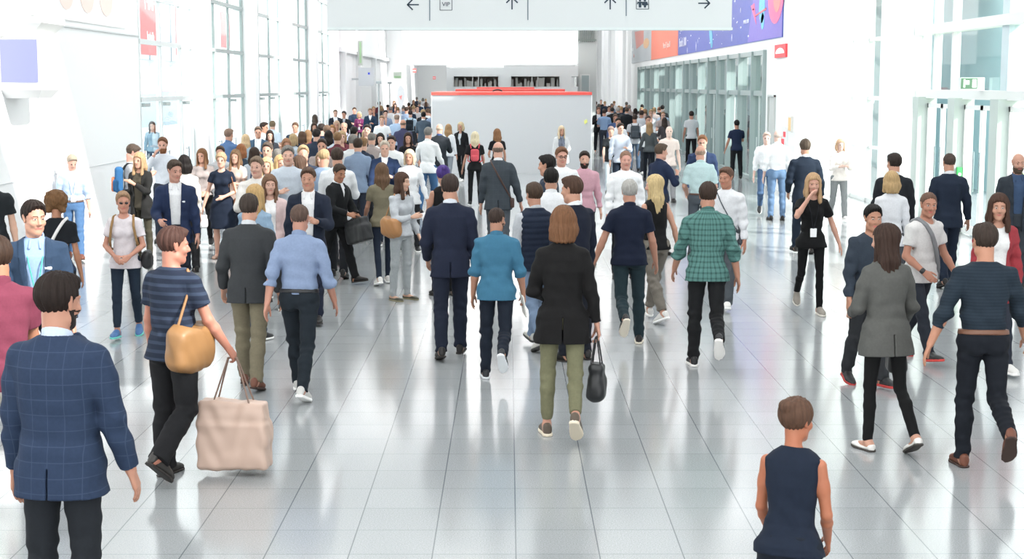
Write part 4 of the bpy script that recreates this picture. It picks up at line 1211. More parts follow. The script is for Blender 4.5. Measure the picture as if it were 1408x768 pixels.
def ex_bl(r, y0, y1):
    W_ = plain('eef0ff', .5); C_ = plain('6fc4e6', .5); P_ = plain('ea6a9c', .5); V_ = plain('8d7fd0', .5); D_ = plain('4a55a8', .5)
    L = y1 - y0
    shape(r, 'purple_field', [(y0 - .1 * 0 + .02, 3.86), (y0 + 5.5, 3.86), (y0 + 4.0, 5.88), (y0 + .02, 5.88)], plain('7d6fc8', .5), .033)
    shape(r, 'pink_planet', ellp(y0 + 1.0, 4.95, 1.15, .75), P_, .040); shape(r, 'orange_planet_core', ellp(y0 + .75, 4.9, .55, .42), plain('f08a86', .5), .044)
    shape(r, 'cyan_rocket', ellp(y0 + 3.1, 4.72, .48, .42), C_, .040); shape(r, 'cyan_rocket', ellp(y0 + 2.95, 4.35, .25, .22), C_, .040)
    shape(r, 'cyan_rocket', ellp(y0 + 13.5, 4.35, .6, .28, .8), C_, .040)
    shape(r, 'pink_streak', [(y0 + 4.4, 4.9), (y0 + 5.0, 4.85), (y0 + 4.0, 4.3)], P_, .040); shape(r, 'orange_ring', [(y0 + 2.4, 4.62), (y0 + 4.2, 4.52), (y0 + 4.2, 4.56), (y0 + 2.4, 4.68)], plain('d86a70', .5), .046)
    rs = random.Random(4)
    mb = MB()
    for k in range(46):
        yy = y0 + .5 + (L - 1.2) * rs.random() ** .7; zz = 3.95 + 1.3 * rs.random(); q = rs.choice((.03, .045, .07)); mb.prism([(yy - q * 1.8, zz), (yy, zz + q * .5), (yy + q * 1.8, zz), (yy, zz - q * .5)] if k % 4 else [(yy - q, zz), (yy, zz + q * 2.4), (yy + q, zz), (yy, zz - q * 2.4)], lambda u, v, t: (t, u, v), XE - .04, XE - .028)
    mb.build('stars', W_, r)
    text(r, 'lettering', 'Find iT', (XE - .04, y1 - .8, 4.75), RT, .42, W_); text(r, 'lettering', 'Booth /.000', (XE - .04, y1 - .5, 4.15), RT, .50, W_)
    text(r, 'lettering', '(and the next destination)', (XE - .04, y0 + 13.0, 4.52), RT, .24, W_); text(r, 'lettering', 'NIMBLE / 0000', (XE - .04, y0 + 6.3, 4.40), RT, .16, W_)
print_panel('banner', 'long blue and purple banner with planets and stars above the entrance glazing', 1076, 933, [plain('5563b8', .5, name='print')], lambda r, a, b: ex_bl(r, a, b))

# far end
mb = MB(); mb.box(XL, XE, FAR, FAR + .3, 0, CEIL); tag(mb.build('wall_back', plain('eef0f0', .6, name='white_wall')), kind='structure')
YM = 76.0
def my(px, py, y=YM): return on_y(px, py, y)
mb = MB()
a = my(614, 91); b2 = my(795, 91)
zt, zw1, zw0 = my(700, 91)[2], my(700, 105)[2], my(700, 119)[2]
mb.box(a[0], b2[0], YM, YM + 6, zw1, zt); mb.box(a[0], b2[0], YM, YM + 6, 0, zw0)
for p in (614, 686, 770):
    mb.box(my(p, 110)[0], my(p + (9 if p == 614 else 16), 110)[0], YM, YM + 6, zw0, zw1)
root = mb.build('gallery_wall', plain('dfe2e3', .6, name='pale_grey_wall')); tag(root, kind='structure')
mb = MB(); 
for p, q in ((623, 686), (702, 770)):
    mb.box(my(p, 110)[0], my(q, 110)[0], YM + 2.2, YM + 2.3, zw0, zw1)
mb.build('brownish_panel', plain('c4b8b0', .7), root)  # plain brownish sheet behind the gallery windows
mb = MB(); rs = random.Random(3)
for p, q in ((623, 686), (702, 770)):
    x = p + 1
    while x < q - 3:
        w_ = rs.choice((2, 3, 5)); h_ = rs.uniform(3, 12); mb.box(my(x, 110)[0], my(x + w_, 110)[0], YM + .6, YM + .9, zw0, zw0 + (zw1 - zw0) * h_ / 13); x += w_ + rs.choice((0, 1, 3))
mb.build('goods', plain('d4d2cc', .6), root)
mb = MB()
for p, q in ((623, 686), (702, 770)):
    for x in (p, (p + q) / 2 - 5, (p + q) / 2 + 3, q - 1): mb.box(my(x, 110)[0], my(x + 1, 110)[0], YM - .05, YM + .05, zw0, zw1)
mb.build('window_frame', plain('cfd3d2', .4), root)
# white bulkhead box hanging in front, and grey louvred panel beside it
YB = 70.0
a, b2 = my(553, 88, YB), my(794, 88, YB); 
mb = MB(); mb.box(a[0], b2[0], YB, YB + 5, a[2], 7.5); mb.box(my(614, 88, YB)[0], my(692, 92, YB)[0], YB - .05, YB + 5, my(614, 92, YB)[2], a[2])
tag(mb.build('bulkhead', emit('f6f8f8', .35, 'self_glowing_white')), kind='structure')  # emission added to the surface, so the white box glows by itself
mb = MB(); a, b2 = my(795, 86, 80), my(820, 86, 80); mb.box(a[0], b2[0], 80, 84, 0, CEIL); tag(mb.build('column', plain('d5d9d8', .5)), kind='structure')
mb = MB(); 
for k in range(9): x = my(795 + k * 2.7, 50, 79.9)[0]; mb.box(x, x + .03, 79.8, 79.95, my(795, 58, 80)[2], 6.0)
mb.box(my(795, 50, 79.9)[0], my(820, 50, 80)[0], 79.8, 79.96, my(795, 56, 80)[2], my(795, 54, 80)[2])
tag(mb.build('wall_louvre', plain('a9b3ae', .5)), kind='structure')
mb = MB(); a, b2 = my(797, 126, 79.7), my(811, 102, 79.7); mb.box(a[0], b2[0], 79.6, 79.75, a[2], b2[2]); mb.mi = 1; mb.box(a[0] + .1, b2[0] - .05, 79.55, 79.62, a[2], b2[2] - .06)
tag(mb.build('window_9', [plain('e9ebea', .5), plain('a7b4b6', .3)]), kind='structure')

# booths
def booth(px0, px1, ytop, y, d, label, base=None, wallc='c6c8ca'):
    a, b2 = on_y(px0, ytop, y), on_y(px1, ytop, y)
    root = empty('exhibition_booth', ((a[0] + b2[0]) / 2, y, 0)); tag(root, label, 'booth', 'exhibition booths in the middle of the hall'); off = ((a[0] + b2[0]) / 2, y, 0)
    band = on_y(px0, ytop + 4, y)[2]
    mb = MB(); mb.box(a[0], b2[0], y, y + d, 0, band); mb.build('wall_panel', plain(wallc, .55, name='grey_laminate'), root, off=off)
    mb = MB(); mb.box(a[0] - .02, b2[0] + .02, y - .03, y + d + .02, band, a[2]); mb.build('red_top_band', plain('ee5a50', .5, name='red_laminate'), root, off=off)
    
    for u in (a[0] - .03, b2[0]): mb = MB(); mb.box(u, u + .03, y - .01, y + .03, 0, band); mb.build('corner_profile', plain('f0f1f1', .4), root, off=off)
    return root, off
r_, off = booth(594, 813, 126.5, 46.3, 4.5, 'large light grey exhibition booth wall with a red top edge')
a, b2 = on_y(803, 166, 46.25), on_y(808, 170, 46.25); mb = MB(); mb.prism([(a[0], a[2]), ((a[0] + b2[0]) / 2 + .03, a[2] + .05), (b2[0], a[2] - .04), ((a[0] + b2[0]) / 2 - .03, b2[2] - .02)], lambda u, v, t: (u, t, v), 46.28, 46.2995)
tag(mb.build('yellow_sticker', plain('eef08a', .6)), 'small pale yellow sticker on the grey booth wall', 'sticker')
BOOTH2, BOFF2 = booth(627, 776, 122.5, 54.5, 4, 'second booth whose dark red band shows just above the front booth', wallc='d2d5d7')
booth(656, 734, 119.8, 62, 3, 'third narrow booth behind, its red edge topmost of the booths', wallc='b9d2d4')
mb = MB(); a, b2 = on_y(676, 122, 54), on_y(692, 126, 54); c_ = ((a[0] + b2[0]) / 2, 54, b2[2] - .02)
mb.tube([(c_[0] + .17 * math.cos(t), 54.2, c_[2] + .09 * math.sin(t) + .0) for t in np.linspace(0, PI, 10)], .025); mb.build('handle', plain('4a2a28', .6), BOOTH2, off=BOFF2)

# overhead direction sign
YS = 26.0
SG = lambda px, py: on_y(px, py, YS)
a, b2 = SG(450, 40), SG(1006, 38.5); z0s, z1s = a[2], 5.05
root = empty('direction_sign', ((a[0] + b2[0]) / 2, YS, z0s)); off = ((a[0] + b2[0]) / 2, YS, z0s)
tag(root, 'wide pale grey hanging direction sign with arrows and pictograms', 'sign')
mb = MB(); mb.box(a[0], b2[0], YS, YS + .25, z0s, z1s); mb.build('sign_panel', plain('cdd2d5', .5, name='sign_face'), root, off=off)
mb = MB(); mb.box(a[0] - .015, b2[0] + .015, YS - .02, YS + .27, z0s - .015, z0s + .03); mb.build('edge_profile', plain('cfd8da', .4), root, off=off)
for x in (a[0] + .8, off[0], b2[0] - .8): mb = MB(); mb.tube([(x, YS + .12, z1s), (x, YS + .12, CEIL)], .012); mb.build('suspension_cable', plain('9aa0a2', .4, .6), root, off=off)
DK = plain('1f3446', .6, name='dark_print')
def flat(nm, polys, mat=DK, d=.006):
    mb = MB()
    for p in polys:
        q = [(SG(x, y)[0], SG(x, y)[2]) for x, y in p]
        mb.prism(q, lambda u, v, t: (u, t, v), YS - d, YS + .001)
    return mb.build(nm, mat, root, off=off)
def seg(x0, y0, x1, y1, w=1.9):
    dx, dy = x1 - x0, y1 - y0; L = math.hypot(dx, dy); nx, ny = -dy / L * w / 2, dx / L * w / 2
    return [(x0 + nx, y0 + ny), (x1 + nx, y1 + ny), (x1 - nx, y1 - ny), (x0 - nx, y0 - ny)]
flat('arrow', [seg(560, 6.5, 576, 6.5), seg(560, 6.8, 567.6, -1), seg(560, 6.2, 567.6, 13.6)])
for cx in (704, 839): flat('arrow', [seg(cx, -3, cx, 13), seg(cx, -3.6, cx + 7.8, 4), seg(cx, -3.6, cx - 7.8, 4)])
flat('arrow', [seg(960, 4.5, 976, 4.5), seg(976, 4.8, 968.6, -3), seg(976, 4.2, 968.6, 11.5)])
for x, y in ((590.8, 28.5), (725.8, 27.5), (861, 22)): flat('divider_line', [seg(x, -14, x, y, 1.5)], plain('6b7a85', .6))
flat('pictogram_frame', [seg(605, -14, 605, 14, .8), seg(621.5, -14, 621.5, 14, .8), seg(605, 14, 621.5, 14, .8)])
flat('pictogram_frame', [seg(875, -14, 875, 12.5, .8), seg(891.8, -14, 891.8, 12.5, .8), seg(875, 12.5, 891.8, 12.5, .8)])
p = SG(613.3, 8.6); text(root, 'lettering', 'VIP', (p[0] - off[0], -.004, p[2] - off[2]), (PI / 2, 0, 0), .10, DK, align='CENTER')
def manp(cx, sk):
    out = [[(cx + 1.7 * math.cos(t), -.1 + 1.7 * math.sin(t) + .6) for t in np.linspace(0, 2 * PI, 10, endpoint=False)]]
    if not sk: out += [[(cx - 3.4, 2.4), (cx + 3.4, 2.4), (cx + 4.2, 5.5), (cx + 3.2, 6), (cx + 2, 4), (cx + 1.7, 10.4), (cx - 1.7, 10.4), (cx - 2, 4), (cx - 3.2, 6), (cx - 4.2, 5.5)]]
    else: out += [[(cx - 3, 2.4), (cx + 3, 2.4), (cx + 4.4, 6.8), (cx + 1.6, 7.6), (cx + 1.4, 10.4), (cx - 1.4, 10.4), (cx - 1.6, 7.6), (cx - 4.4, 6.8)]]
    return out
flat('pictogram', manp(880, 0)); flat('pictogram', manp(886.8, 1))

# small signs
def wall_sign(name, label, x, px0, py0, px1, py1, mats, d=.05, glyph=None, cat='sign'):
    a, b2 = on_x(px0, py1, x), on_x(px1, py0, x); s = -1 if x > 0 else 1
    ym = (a[1] + b2[1]) / 2; q = on_x((px0 + px1) / 2, py1, x)[2]; q2 = on_x((px0 + px1) / 2, py0, x)[2]
    mb = MB(); mb.box(x, x + s * d, min(a[1], b2[1]), max(a[1], b2[1]), q, q2); r = mb.build(name, mats[0]); tag(r, label, cat)
    return r, (x + s * d, ym, q, q2, abs(a[1] - b2[1]), s)
r_, (xs, ym, q, q2, L, s_) = wall_sign('fire_alarm_sign', 'red square sign with a white dome symbol beside the planet banner', XE, 1067.5, 61, 1083, 79, [plain('ef4b52', .5)])
mb = MB(); dome = [(ym + L * .4 * math.cos(t), q + (q2 - q) * (.30 + .44 * math.sin(t))) for t in np.linspace(0, PI, 14)]; mb.prism(dome, lambda u, v, t: (t, u, v), xs - .006, xs + .001); mb.build('white_dome_symbol', plain('f5f6f6', .5), r_)
r_, (xs, ym, q, q2, L, s_) = wall_sign('notice_board', 'small orange-tan notice panel on the white wall right of the entrance', XE, 1086, 160, 1091, 181, [plain('dedcd6', .5)], cat='notice')
mb = MB(); mb.box(xs - .01, xs, ym - L * .35, ym + L * .35, q + .03, q2 - .03); mb.build('tan_panel', plain('f0c990', .5), r_)
r_, (xs, ym, q, q2, L, s_) = wall_sign('fire_hose_cabinet', 'white cabinet with red symbols on the white wall by the door', XE, 1077, 174, 1084, 200, [plain('e9ebec', .5)], cat='cabinet')
mb = MB(); mb.box(xs - .01, xs, ym - .25, ym + .05, q2 - .25, q2 - .12); mb.box(xs - .01, xs, ym - .05, ym + .3, q2 - .45, q2 - .30); mb.build('red_symbol', plain('ee5560', .5), r_)
# exit box, alarm buttons on the right doors
a = on_x(1343, 123, XR - .1); 
root = empty('exit_sign', (XR - .28, a[1], 2.6)); tag(root, 'green and white emergency exit box above the right doors', 'sign'); off = (XR - .28, a[1], 2.6)
mb = MB(); mb.box(XR - .42, XR - .005, a[1] - .12, a[1] + .03, 2.562, 2.78); mb.build('housing', plain('d4dedc', .4), root, off=off)
mb = MB(); mb.box(XR - .41, XR - .13, a[1] - .127, a[1] - .12, 2.59, 2.77); mb.build('green_face', emit('8fd79b', .35, 'lit_green'), root, off=off)
mb = MB(); mb.box(XR - .22, XR - .15, a[1] - .133, a[1] - .127, 2.61, 2.75); mb.box(XR - .37, XR - .34, a[1] - .133, a[1] - .127, 2.61, 2.75); mb.box(XR - .33, XR - .27, a[1] - .133, a[1] - .127, 2.66, 2.73); mb.build('white_symbol', plain('f2f6f3', .4), root, off=off)
def alarm(px0, py0, px1, py1, label, y):
    a, b2 = on_y(px0, py1, y), on_y(px1, py0, y); mb = MB(); mb.box(a[0], b2[0], y, y + .07, a[2], b2[2]); r = mb.build('door_release_box', plain('3fb45c', .5, name='green_plastic')); tag(r, label, 'alarm box', 'green door release boxes')
    mb = MB(); cx, cz = (a[0] + b2[0]) / 2, (a[2] + b2[2]) / 2; mb.tube([(cx, y - .01, cz), (cx, y + .01, cz)], .028, 12); mb.build('button', plain('e8efe9', .5), r)
alarm(1220, 213, 1227, 230, 'green door release box on the wall behind the dark-haired man', Yr[2] - .1)
alarm(1316, 230, 1323, 249, 'green door release box on the door post, larger and nearer', Yr[5] - .08)
mb = MB(); a, b2 = on_y(1297, 229, Yr[4] - .5), on_y(1301, 223, Yr[4] - .5); mb.box(a[0], b2[0], Yr[4] - .5, Yr[4] - .45, a[2], b2[2]); tag(mb.build('call_point', plain('ec5a5a', .5)), 'small red call point by the right doors', 'alarm')

# small screens and signs far along the left wall
def hang(name, label, px0, py0, px1, py1, y, mat, d=.2, cat='sign', band=None):
    a, b2 = on_y(px0, py1, y), on_y(px1, py0, y); mb = MB(); mb.box(a[0], b2[0], y, y + d, a[2], b2[2]); r = mb.build(name, mat); tag(r, label, cat)
    if band:
        mb = MB(); u0, u1, v0, v1 = band[:4]; mb.box(a[0] + (b2[0] - a[0]) * u0, a[0] + (b2[0] - a[0]) * u1, y - .02, y, a[2] + (b2[2] - a[2]) * v0, a[2] + (b2[2] - a[2]) * v1); mb.build('coloured_field', band[4], r)
    return r
DISP = hang('display_screen', 'small white display with a blue and a red mark, far along the left wall', 493, 93, 514, 118, 68, plain('e2e8ec', .4), cat='screen', band=(.62, .74, .62, .74, plain('4a6af0', .5)))
mb = MB(); a_ = on_y(493, 110, 68); mb.box(XL, a_[0], 68.05, 68.12, a_[2], a_[2] + .08); mb.build('wall_bracket', plain('c9cdd0', .4), DISP)
hang('hanging_banner', 'narrow grey and green vertical banner high on the far left wall', 492, 56, 498, 90, 69, plain('cfd6d0', .5), band=(.4, .75, .1, .95, plain('b5dfb0', .5)), cat='banner')
hang('wall_sign', 'pale green hanging sign far down the left side', 541, 99, 552, 108, 80, plain('e4efe2', .5), band=(.1, .9, .1, .4, plain('b4dcae', .5)))
hang('wall_sign', 'tiny red and white sign on the far left column', 567, 94, 572, 100, 86, plain('ec7470', .5), band=(.1, .9, .4, .6, plain('f6f6f6', .5)))
hang('wall_sign', 'tiny red and white sign left of the booth, lower one', 595, 105, 599, 109, 95, plain('ec7470', .5), band=(.1, .9, .4, .6, plain('f6f6f6', .5)))
# teardrop flag
a = on_y(551, 138, 62); root = empty('teardrop_flag', (a[0], 62, 0)); tag(root, 'grey teardrop flag with a small red mark above the left crowd', 'flag')
fl = [(x, z) for x, z in ((-.02, 1.6), (.10, 1.9), (.17, 2.25), (.14, 2.5), (.0, 2.68), (-.12, 2.5), (-.16, 2.2), (-.10, 1.85))]
mb = MB(); mb.prism(fl, lambda u, v, t: (u, t, v), -.01, .01); mb.build('flag_cloth', fabric('b9c0c6'), root)
mb = MB(); mb.prism([(-.06, 2.2), (.06, 2.25), (.02, 2.05)], lambda u, v, t: (u, t, v), -.016, -.01); mb.build('red_mark', fabric('e08080'), root)
mb = MB(); mb.tube([(0, 0, 0), (0, 0, 1.7)], .02); mb.tube([(0, 0, 0.01), (0, 0, 0.06)], .2, 16); mb.build('pole', plain('8a9094', .4), root)
# slim poles in the left crowd
for px, y, l in ((521, 58, 'slim dark lamp pole at the left wall'), (536, 66, 'slim grey post farther along the left wall')):
    a = on_y(px, 140, y); mb = MB(); mb.tube([(a[0], y, 0), (a[0], y, 2.75)], .03); mb.box(a[0] - .1, a[0] + .1, y - .05, y + .05, 2.7, 2.8); tag(mb.build('post', plain('a7aeb0', .4)), l, 'post')

# unseen ceiling, left open in strips to let sky light in; beams, light panels
mb = MB()
for i in range(10):
    y = -6 + i * 12.8; mb.box(XL - .3, XR + .4, y, y + 8.4, CEIL, CEIL + .3)
for i in range(20): y = -6 + i * 6.4; mb.box(XL - .3, XR + .4, y, y + .25, CEIL - .55, CEIL)
tag(mb.build('ceiling', plain('e4e6e7', .7, name='ceiling')), kind='structure')
LP = []
for i in range(16):
    for x in (-4.4, -1.2, 2.0, 5.2): LP.append((x, 1.2 + i * 6.4))
first = None
for x, y in LP:
    if first is None:
        mb = MB(); mb.box(-.65, .65, -.18, .18, -.03, .06); first = mb.build('ceiling_light', plain('dfe1e2', .5)); tag(first, 'white rectangular light panel in the hall ceiling', 'light', 'ceiling light panels')
        mb = MB(); mb.box(-.60, .60, -.14, .14, -.04, -.031); df = mb.build('diffuser', emit('fffaf0', 9.0, 'lamp'), first); first.location = (x, y, CEIL - .62)
    else:
        o = first.copy(); o.location = (x, y, CEIL - .62); COL.objects.link(o); d2 = df.copy(); d2.parent = o; COL.objects.link(d2)

# outside, left: pale building with red banners; right: pale building with louvres
mb = MB(); mb.box(-30, -22, 10, 110, -.2, 3.3); mb.box(-30, -22.4, 10, 110, 3.3, 9)
for y in range(12, 110, 6): mb.box(-22.4, -21.9, y, y + .5, -.2, 9)
tag(mb.build('building_outside_left', plain('e2e8ea', .7, name='pale_facade')), kind='structure')
mb = MB()
for y in range(13, 108, 6): mb.box(-22.0, -21.95, y, y + 4.8, .1, 2.3)
for y in range(13, 108, 3): mb.box(-22.4, -21.845, y + .1, y + 2.8, 4.2, 8.2)
tag(mb.build('window_outside_left', plain('4a6878', .25, name='tinted_glass')), kind='structure')
RD = fabric('b0242c'); 
def ban(px0, px1, y0b, words, label):
    xx = -21.84; a, b2 = on_x(px0, 75, xx), on_x(px1, 75, xx); y_a, y_b = sorted((a[1], b2[1]))
    zb = on_x((px0 + px1) / 2, y0b, xx)[2]
    mb = MB(); mb.box(xx - .06, xx, y_a, y_b, zb, 8.2); r = mb.build('outdoor_banner', RD); tag(r, label, 'banner', 'red banners outside the left windows')
    for w_, z_, s_ in words: text(r, 'mirrored_lettering', w_, (xx + .03, (y_a + y_b) / 2, z_), (PI / 2, 0, PI / 2), s_, fabric('f0dcdc'), align='CENTER', sx=-1)
ban(194, 220, 76, (('HAFT', on_x(207, 14, -21.84)[2], 1.3), ('digital', on_x(207, 56, -21.84)[2], .8)), 'red banner outside with mirrored white letters, seen through the nearest left window')
ban(242, 247, 76, (), 'narrow strip of a red banner seen through the second left pane')
ban(254, 266, 76, (('LY', on_x(260, 14, -21.84)[2], 1.3), ('to co', on_x(260, 24, -21.84)[2], .35)), 'red banner outside beside the first left column')
ban(305, 317, 66, (('ST', on_x(311, 22, -21.84)[2], .8),), 'red banner outside in the window right of the first column')
ban(326, 338, 66, (), 'plain red banner outside, rightmost of the red ones')
# right outside
mb = MB(); mb.box(27.5, 33, 10, 150, -.2, 10.5); mb.box(27.2, 27.5, 10, 150, 4.9, 5.2)
tag(mb.build('building_outside_right', plain('eef0f0', .7, name='pale_facade')), kind='structure')
for i, (px0, px1) in enumerate(((1202, 1224), (1264, 1274), (1296, 1304), (1342, 1376), (1170, 1180))):
    xx = 27.3; y_a, y_b = sorted((on_x(px0, 30, xx)[1], on_x(px1, 30, xx)[1])); mb = MB()
    z0_ = on_x((px0 + px1) / 2, 50 if i != 3 else 60, xx)[2]; z1_ = on_x((px0 + px1) / 2, 2, xx)[2]
    for k in range(16): zz = z0_ + (z1_ - z0_) * k / 15; mb.box(xx, xx + .08, y_a, y_b, zz, zz + (z1_ - z0_) / 15 * .45)
    tag(mb.build('window_blind', plain(['7a5a5c', '8a5a5e', '808086', '5a78c8', '8f9694'][i], .6)), ['louvred window blind, largest, seen right of the white door column', 'louvred window blind, red-grey, just right of the white column', 'narrow grey louvred blind above the right doors', 'bluish louvred blind at the far right of the facade', 'pale louvred blind left in the tall right window'][i], 'blind', 'window blinds on the building outside')
mb = MB(); mb.box(12.5, 16.5, 8, 70, -.2, -.12); tag(mb.build('lawn_outside', plain('b9e08a', .9, name='grass')), kind='structure')
print('room', round(time.time() - T0, 1), flush=True)
# ------------------------------------------------------------------ the people near the camera
BR, DB, BK, GY, BL, AU, LB = '4a3426', '2e211b', '1b1817', '8f8d88', 'd9bd84', '8a5230', 'a07a4e'
SK, SL, SP, ST, SD = 'd39a7c', 'dfb093', 'e2a18c', 'b97f5c', '7d4f38'
OX, SN, WS = ('oxford', '241f1e'), ('sneaker', '26282c', 'e8e8e6'), ('sneaker', 'eceae6', 'f4f4f2')
BRN = ('oxford', '8a4a2c', '3a2822')
person(74, 371, None, 1.83, 8, legs='stand', arms=('hang', (6, 12, 12, 4, .6)), hair=('short', DB), skin='c98f72', beard=1, hyaw=22, w=1.06,
       top_=('blazer', '2f4669', 'check', '4d6486'), under=('shirt', 'c7d8f2'), pants=('jeans', '2a3038'), shoes=OX, key='navy_check', label='person in a navy checked blazer standing with back turned, nearest at the left edge')
person(14, 318, 722, None, -35, legs='walkL', arms=('hang', 'fwd'), hair=('short', BR), skin=ST, top_=('polo', '8e3350'), pants=('suit', 'd8d3c6'), shoes=('boot', '1f1d1d'),
       label='person in a maroon polo and cream trousers, half hidden at the left edge')
person(46, 272, None, 1.81, 165, legs='stand', arms=('hang', 'hang'), hair=('short', DB), skin=SK, hyaw=-25, lanyard='36c2b0', pocket_square=1,
       top_=('open_blazer', '2c4a6b'), under=('shirt', '8fb2e0'), pants=('suit', '273246'), key='lanyard_man', label='person in a navy blazer and pale blue shirt, turquoise lanyard, facing the hall at left')
person(243, 309, 656, None, 28, legs='passL', arms=('hang', (16, 16, 20, 10, 1.7)), hair=('short', '5a3a30'), skin='c48066', hyaw=35, w=1.06,
       top_=('tee', '26344e', 'stripe', '3a4c68'), pants=('wide', '25262a'), shoes=('oxford', '3b3733'), key='tote_man', label='person in a dark blue striped t-shirt and wide black trousers carrying two bags')
hobo('tote_man', 1, 'large mustard yellow shoulder bag at the hip of the striped t-shirt man', 'a87638', z=.04, y=-.02, x=.17, r=(.10, .20, .20))
handbag('tote_man', 1, 'big pale beige tote bag swinging low from the hand of the striped t-shirt man', 'd9b8a4', size=(.24, .08, .24), drop=.30, name='tote_bag', rad=.03, yaw=20, soft=.004, col2='9a7a68')
person(346, 265, 533, None, 3, legs='shortL', arms=((2, 14, 30, 12, .6), (-6, 12, 16, 10, .5)), hair=('short', '4d4038'), skin=SK, lean=4, w=1.05,
       top_=('blazer', '484c50'), under=('shirt', 'd8dce2'), pants=('suit', '8d8367'), shoes=BRN, key='grey_blazer', label='person in a charcoal grey blazer and khaki trousers walking away, left of centre')
person(414, 276, 546, None, 6, legs='walkL', arms=('aft', (4, 15, 24, 10, .5)), hair=('buzz', '6e564a'), skin='c68c74', lean=5, w=1.05, belt='23262c',
       top_=('tucked_rolled', '8fa7cf'), pants=('jeans', '28343f'), shoes=('sneaker', 'd9d8d4', 'f2f2f0'), label='person in a light blue rolled-sleeve shirt and dark jeans striding away')
person(463, 222, 390, None, 120, legs='walkL', arms=((20, 12, 60, 40, 1.0), (20, 14, 70, 40, 1.0)), hair=('short', '4b3b30'), skin=ST, hyaw=20, lean=5, hpitch=18,
       top_=('jacket', '1e2226'), under=('shirt', 'e9ecf0'), pants=('suit', '1e2024'), shoes=OX, key='black_bag_man', label='person in a black coat over white shirt with a large black laptop bag')
handbag('black_bag_man', 1, 'large black laptop bag hanging from the black-coated man', '202328', size=(.23, .07, .17), drop=.03, name='laptop_bag', rad=.03, yaw=70, tilt=14)
person(552, 241, 412, 1.60, 132, 'f', legs='stand', arms=((2, 12, 30, 20, .8), 'phone'), hair=('long', '5d4030'), skin=SL, hyaw=-18,
       top_=('sweater', 'c2c8cf'), tg=dict(hem=-.03), pants=('slim', 'aeb6b9'), shoes=('flat', '4c4d36', '8c8468'), key='phone_woman', label='woman in a pale grey jumper and light grey trousers looking aside with a phone')
hobo('phone_woman', 1, 'tan leather hobo bag on the arm of the woman in pale grey', 'c98a45', z=.12, y=.02, x=.20, r=(.09, .17, .17))
phone('phone_woman', 1, 'phone held by the woman with the tan leather bag', 'd8d8dc')
person(527, 223, 391, None, 345, 'f', legs='shortR', arms=('fwd', 'phone'), hair=('long', '7a5b40'), skin=SK, top_=('tee', '8c8468'), pants=('leggings', '2b3a52'), shoes=WS,
       label='woman with long light brown hair, khaki top and navy leggings, behind the phone woman')
person(620, 238, 491, None, -3, legs='shortR', arms=((6, 12, 42, 20, .7), (2, 9, 20, 10, .5)), hair=('short', '4a3a34'), skin=SK,
       top_=('blazer', '2a3450'), under=('shirt', 'dfe6f0'), pants=('suit', '28324a'), shoes=OX, label='person in a full navy suit walking away, centre left')
person(611, 226, 406, None, -20, 'f', legs='stand', arms=('hold', 'hold'), hair=('bun', '5a3f9a'), skin='c99478', top_=('tank', '1d1c20'), pants=('suit', '1f2126'), shoes=OX,
       label='woman with purple hair and black sleeveless top, hidden behind the navy suit')
person(685, 193, None, 1.84, 0, legs='shortL', arms=('hang', 'out'), hair=('bald', '8a7668'), skin='dca890', w=1.05,
       top_=('blazer', '4a5560', 'check', '5c6872'), under=('shirt', 'e6e9ee'), pants=('suit', '5b6570'), key='bald_tweed', label='bald person in a grey tweed blazer walking away before the booth')
crossbody('bald_tweed', 'brown leather bag and strap across the back of the bald tweed-blazer man', '5b3a30', s=1)
person(683, 283, 520, None, 4, legs='backL', arms=('hang', (0, 13, 22, 14, 1.6)), hair=('buzz', '4b3a32'), skin='c08a6c', beard=1, hyaw=25, w=1.08,
       top_=('shirt_rolled', '2f80a8', 'wash', '3f93b8'), tg=dict(sleeve=1.15), pants=('jeans', '232f42'), shoes=('sneaker', '2b3038', 'dfe3e6'), key='teal_man', label='person in a bright teal-blue shirt and navy jeans walking away with papers')
papers('teal_man', 1, 'folded booklet in the right hand of the teal-blue shirt man')
person(736, 247, 478, None, -25, legs='walkR', arms=('hang', 'aft'), hair=('short', '5b4636'), skin=SK, top_=('vest', '2b3a55'), under=('shirt', 'c9cfd6'), tg=dict(), pants=('jeans', '87a4c8'), shoes=('sneaker', 'dcdad2', '3a3a3a'),
       label='person in a navy quilted vest with light jeans, left of the black jacket woman')
person(773, 281, 598, None, 2, 'f', legs=((2, 3, 0), (-13, 34, 40)), arms=((10, 14, 70, 40, 1.2), (-4, 12, 8, 6, 1.7)), hair=('bob', '8a5c38'), skin='d39a80', lean=3, hyaw=-12,
       top_=('long_jacket', '1f1e1f'), pants=('crop', '868560'), shoes=('sneaker', '6b5a48', 'd8cdb8'), key='center', label='woman in a black jacket and olive cropped trousers walking away, centre foreground')
handbag('center', 1, 'small black leather handbag hanging from the hand of the black jacket woman', '23262a', size=(.085, .055, .14), drop=.20, yaw=80, rad=.045, soft=.004)
person(790, 240, None, 1.80, -38, legs='stand', arms=('hang', 'hang'), hair=('short', '5e4232'), skin=SK, hyaw=-22, top_=('blazer', '202a42'), under=('shirt', 'eef1f5'), pants=('suit', '262c3a'), key='navy_profile',
       label='person in a navy blazer turned left in profile, just beyond the black jacket woman')
handbag('navy_profile', 1, 'slim navy blue bag hanging beside the black jacket woman', '27324e', size=(.05, .12, .17), drop=.06, yaw=0, rad=.03, name='document_bag')
person(758, 229, None, 1.76, 0, hair=('short', '1e1a18'), skin='c48e70', top_=('shirt', 'e8ebef'), pants=('suit', '2c2f36'), label='black-haired person in a white shirt with back turned, behind the quilted vest')
person(756, 211, None, 1.81, -70, hair=('short', '221d1b'), skin=SK, top_=('sweater', '3b475c'), pants=('suit', '2c2f36'), label='dark-haired person in a slate jumper facing left, before the grey booth')
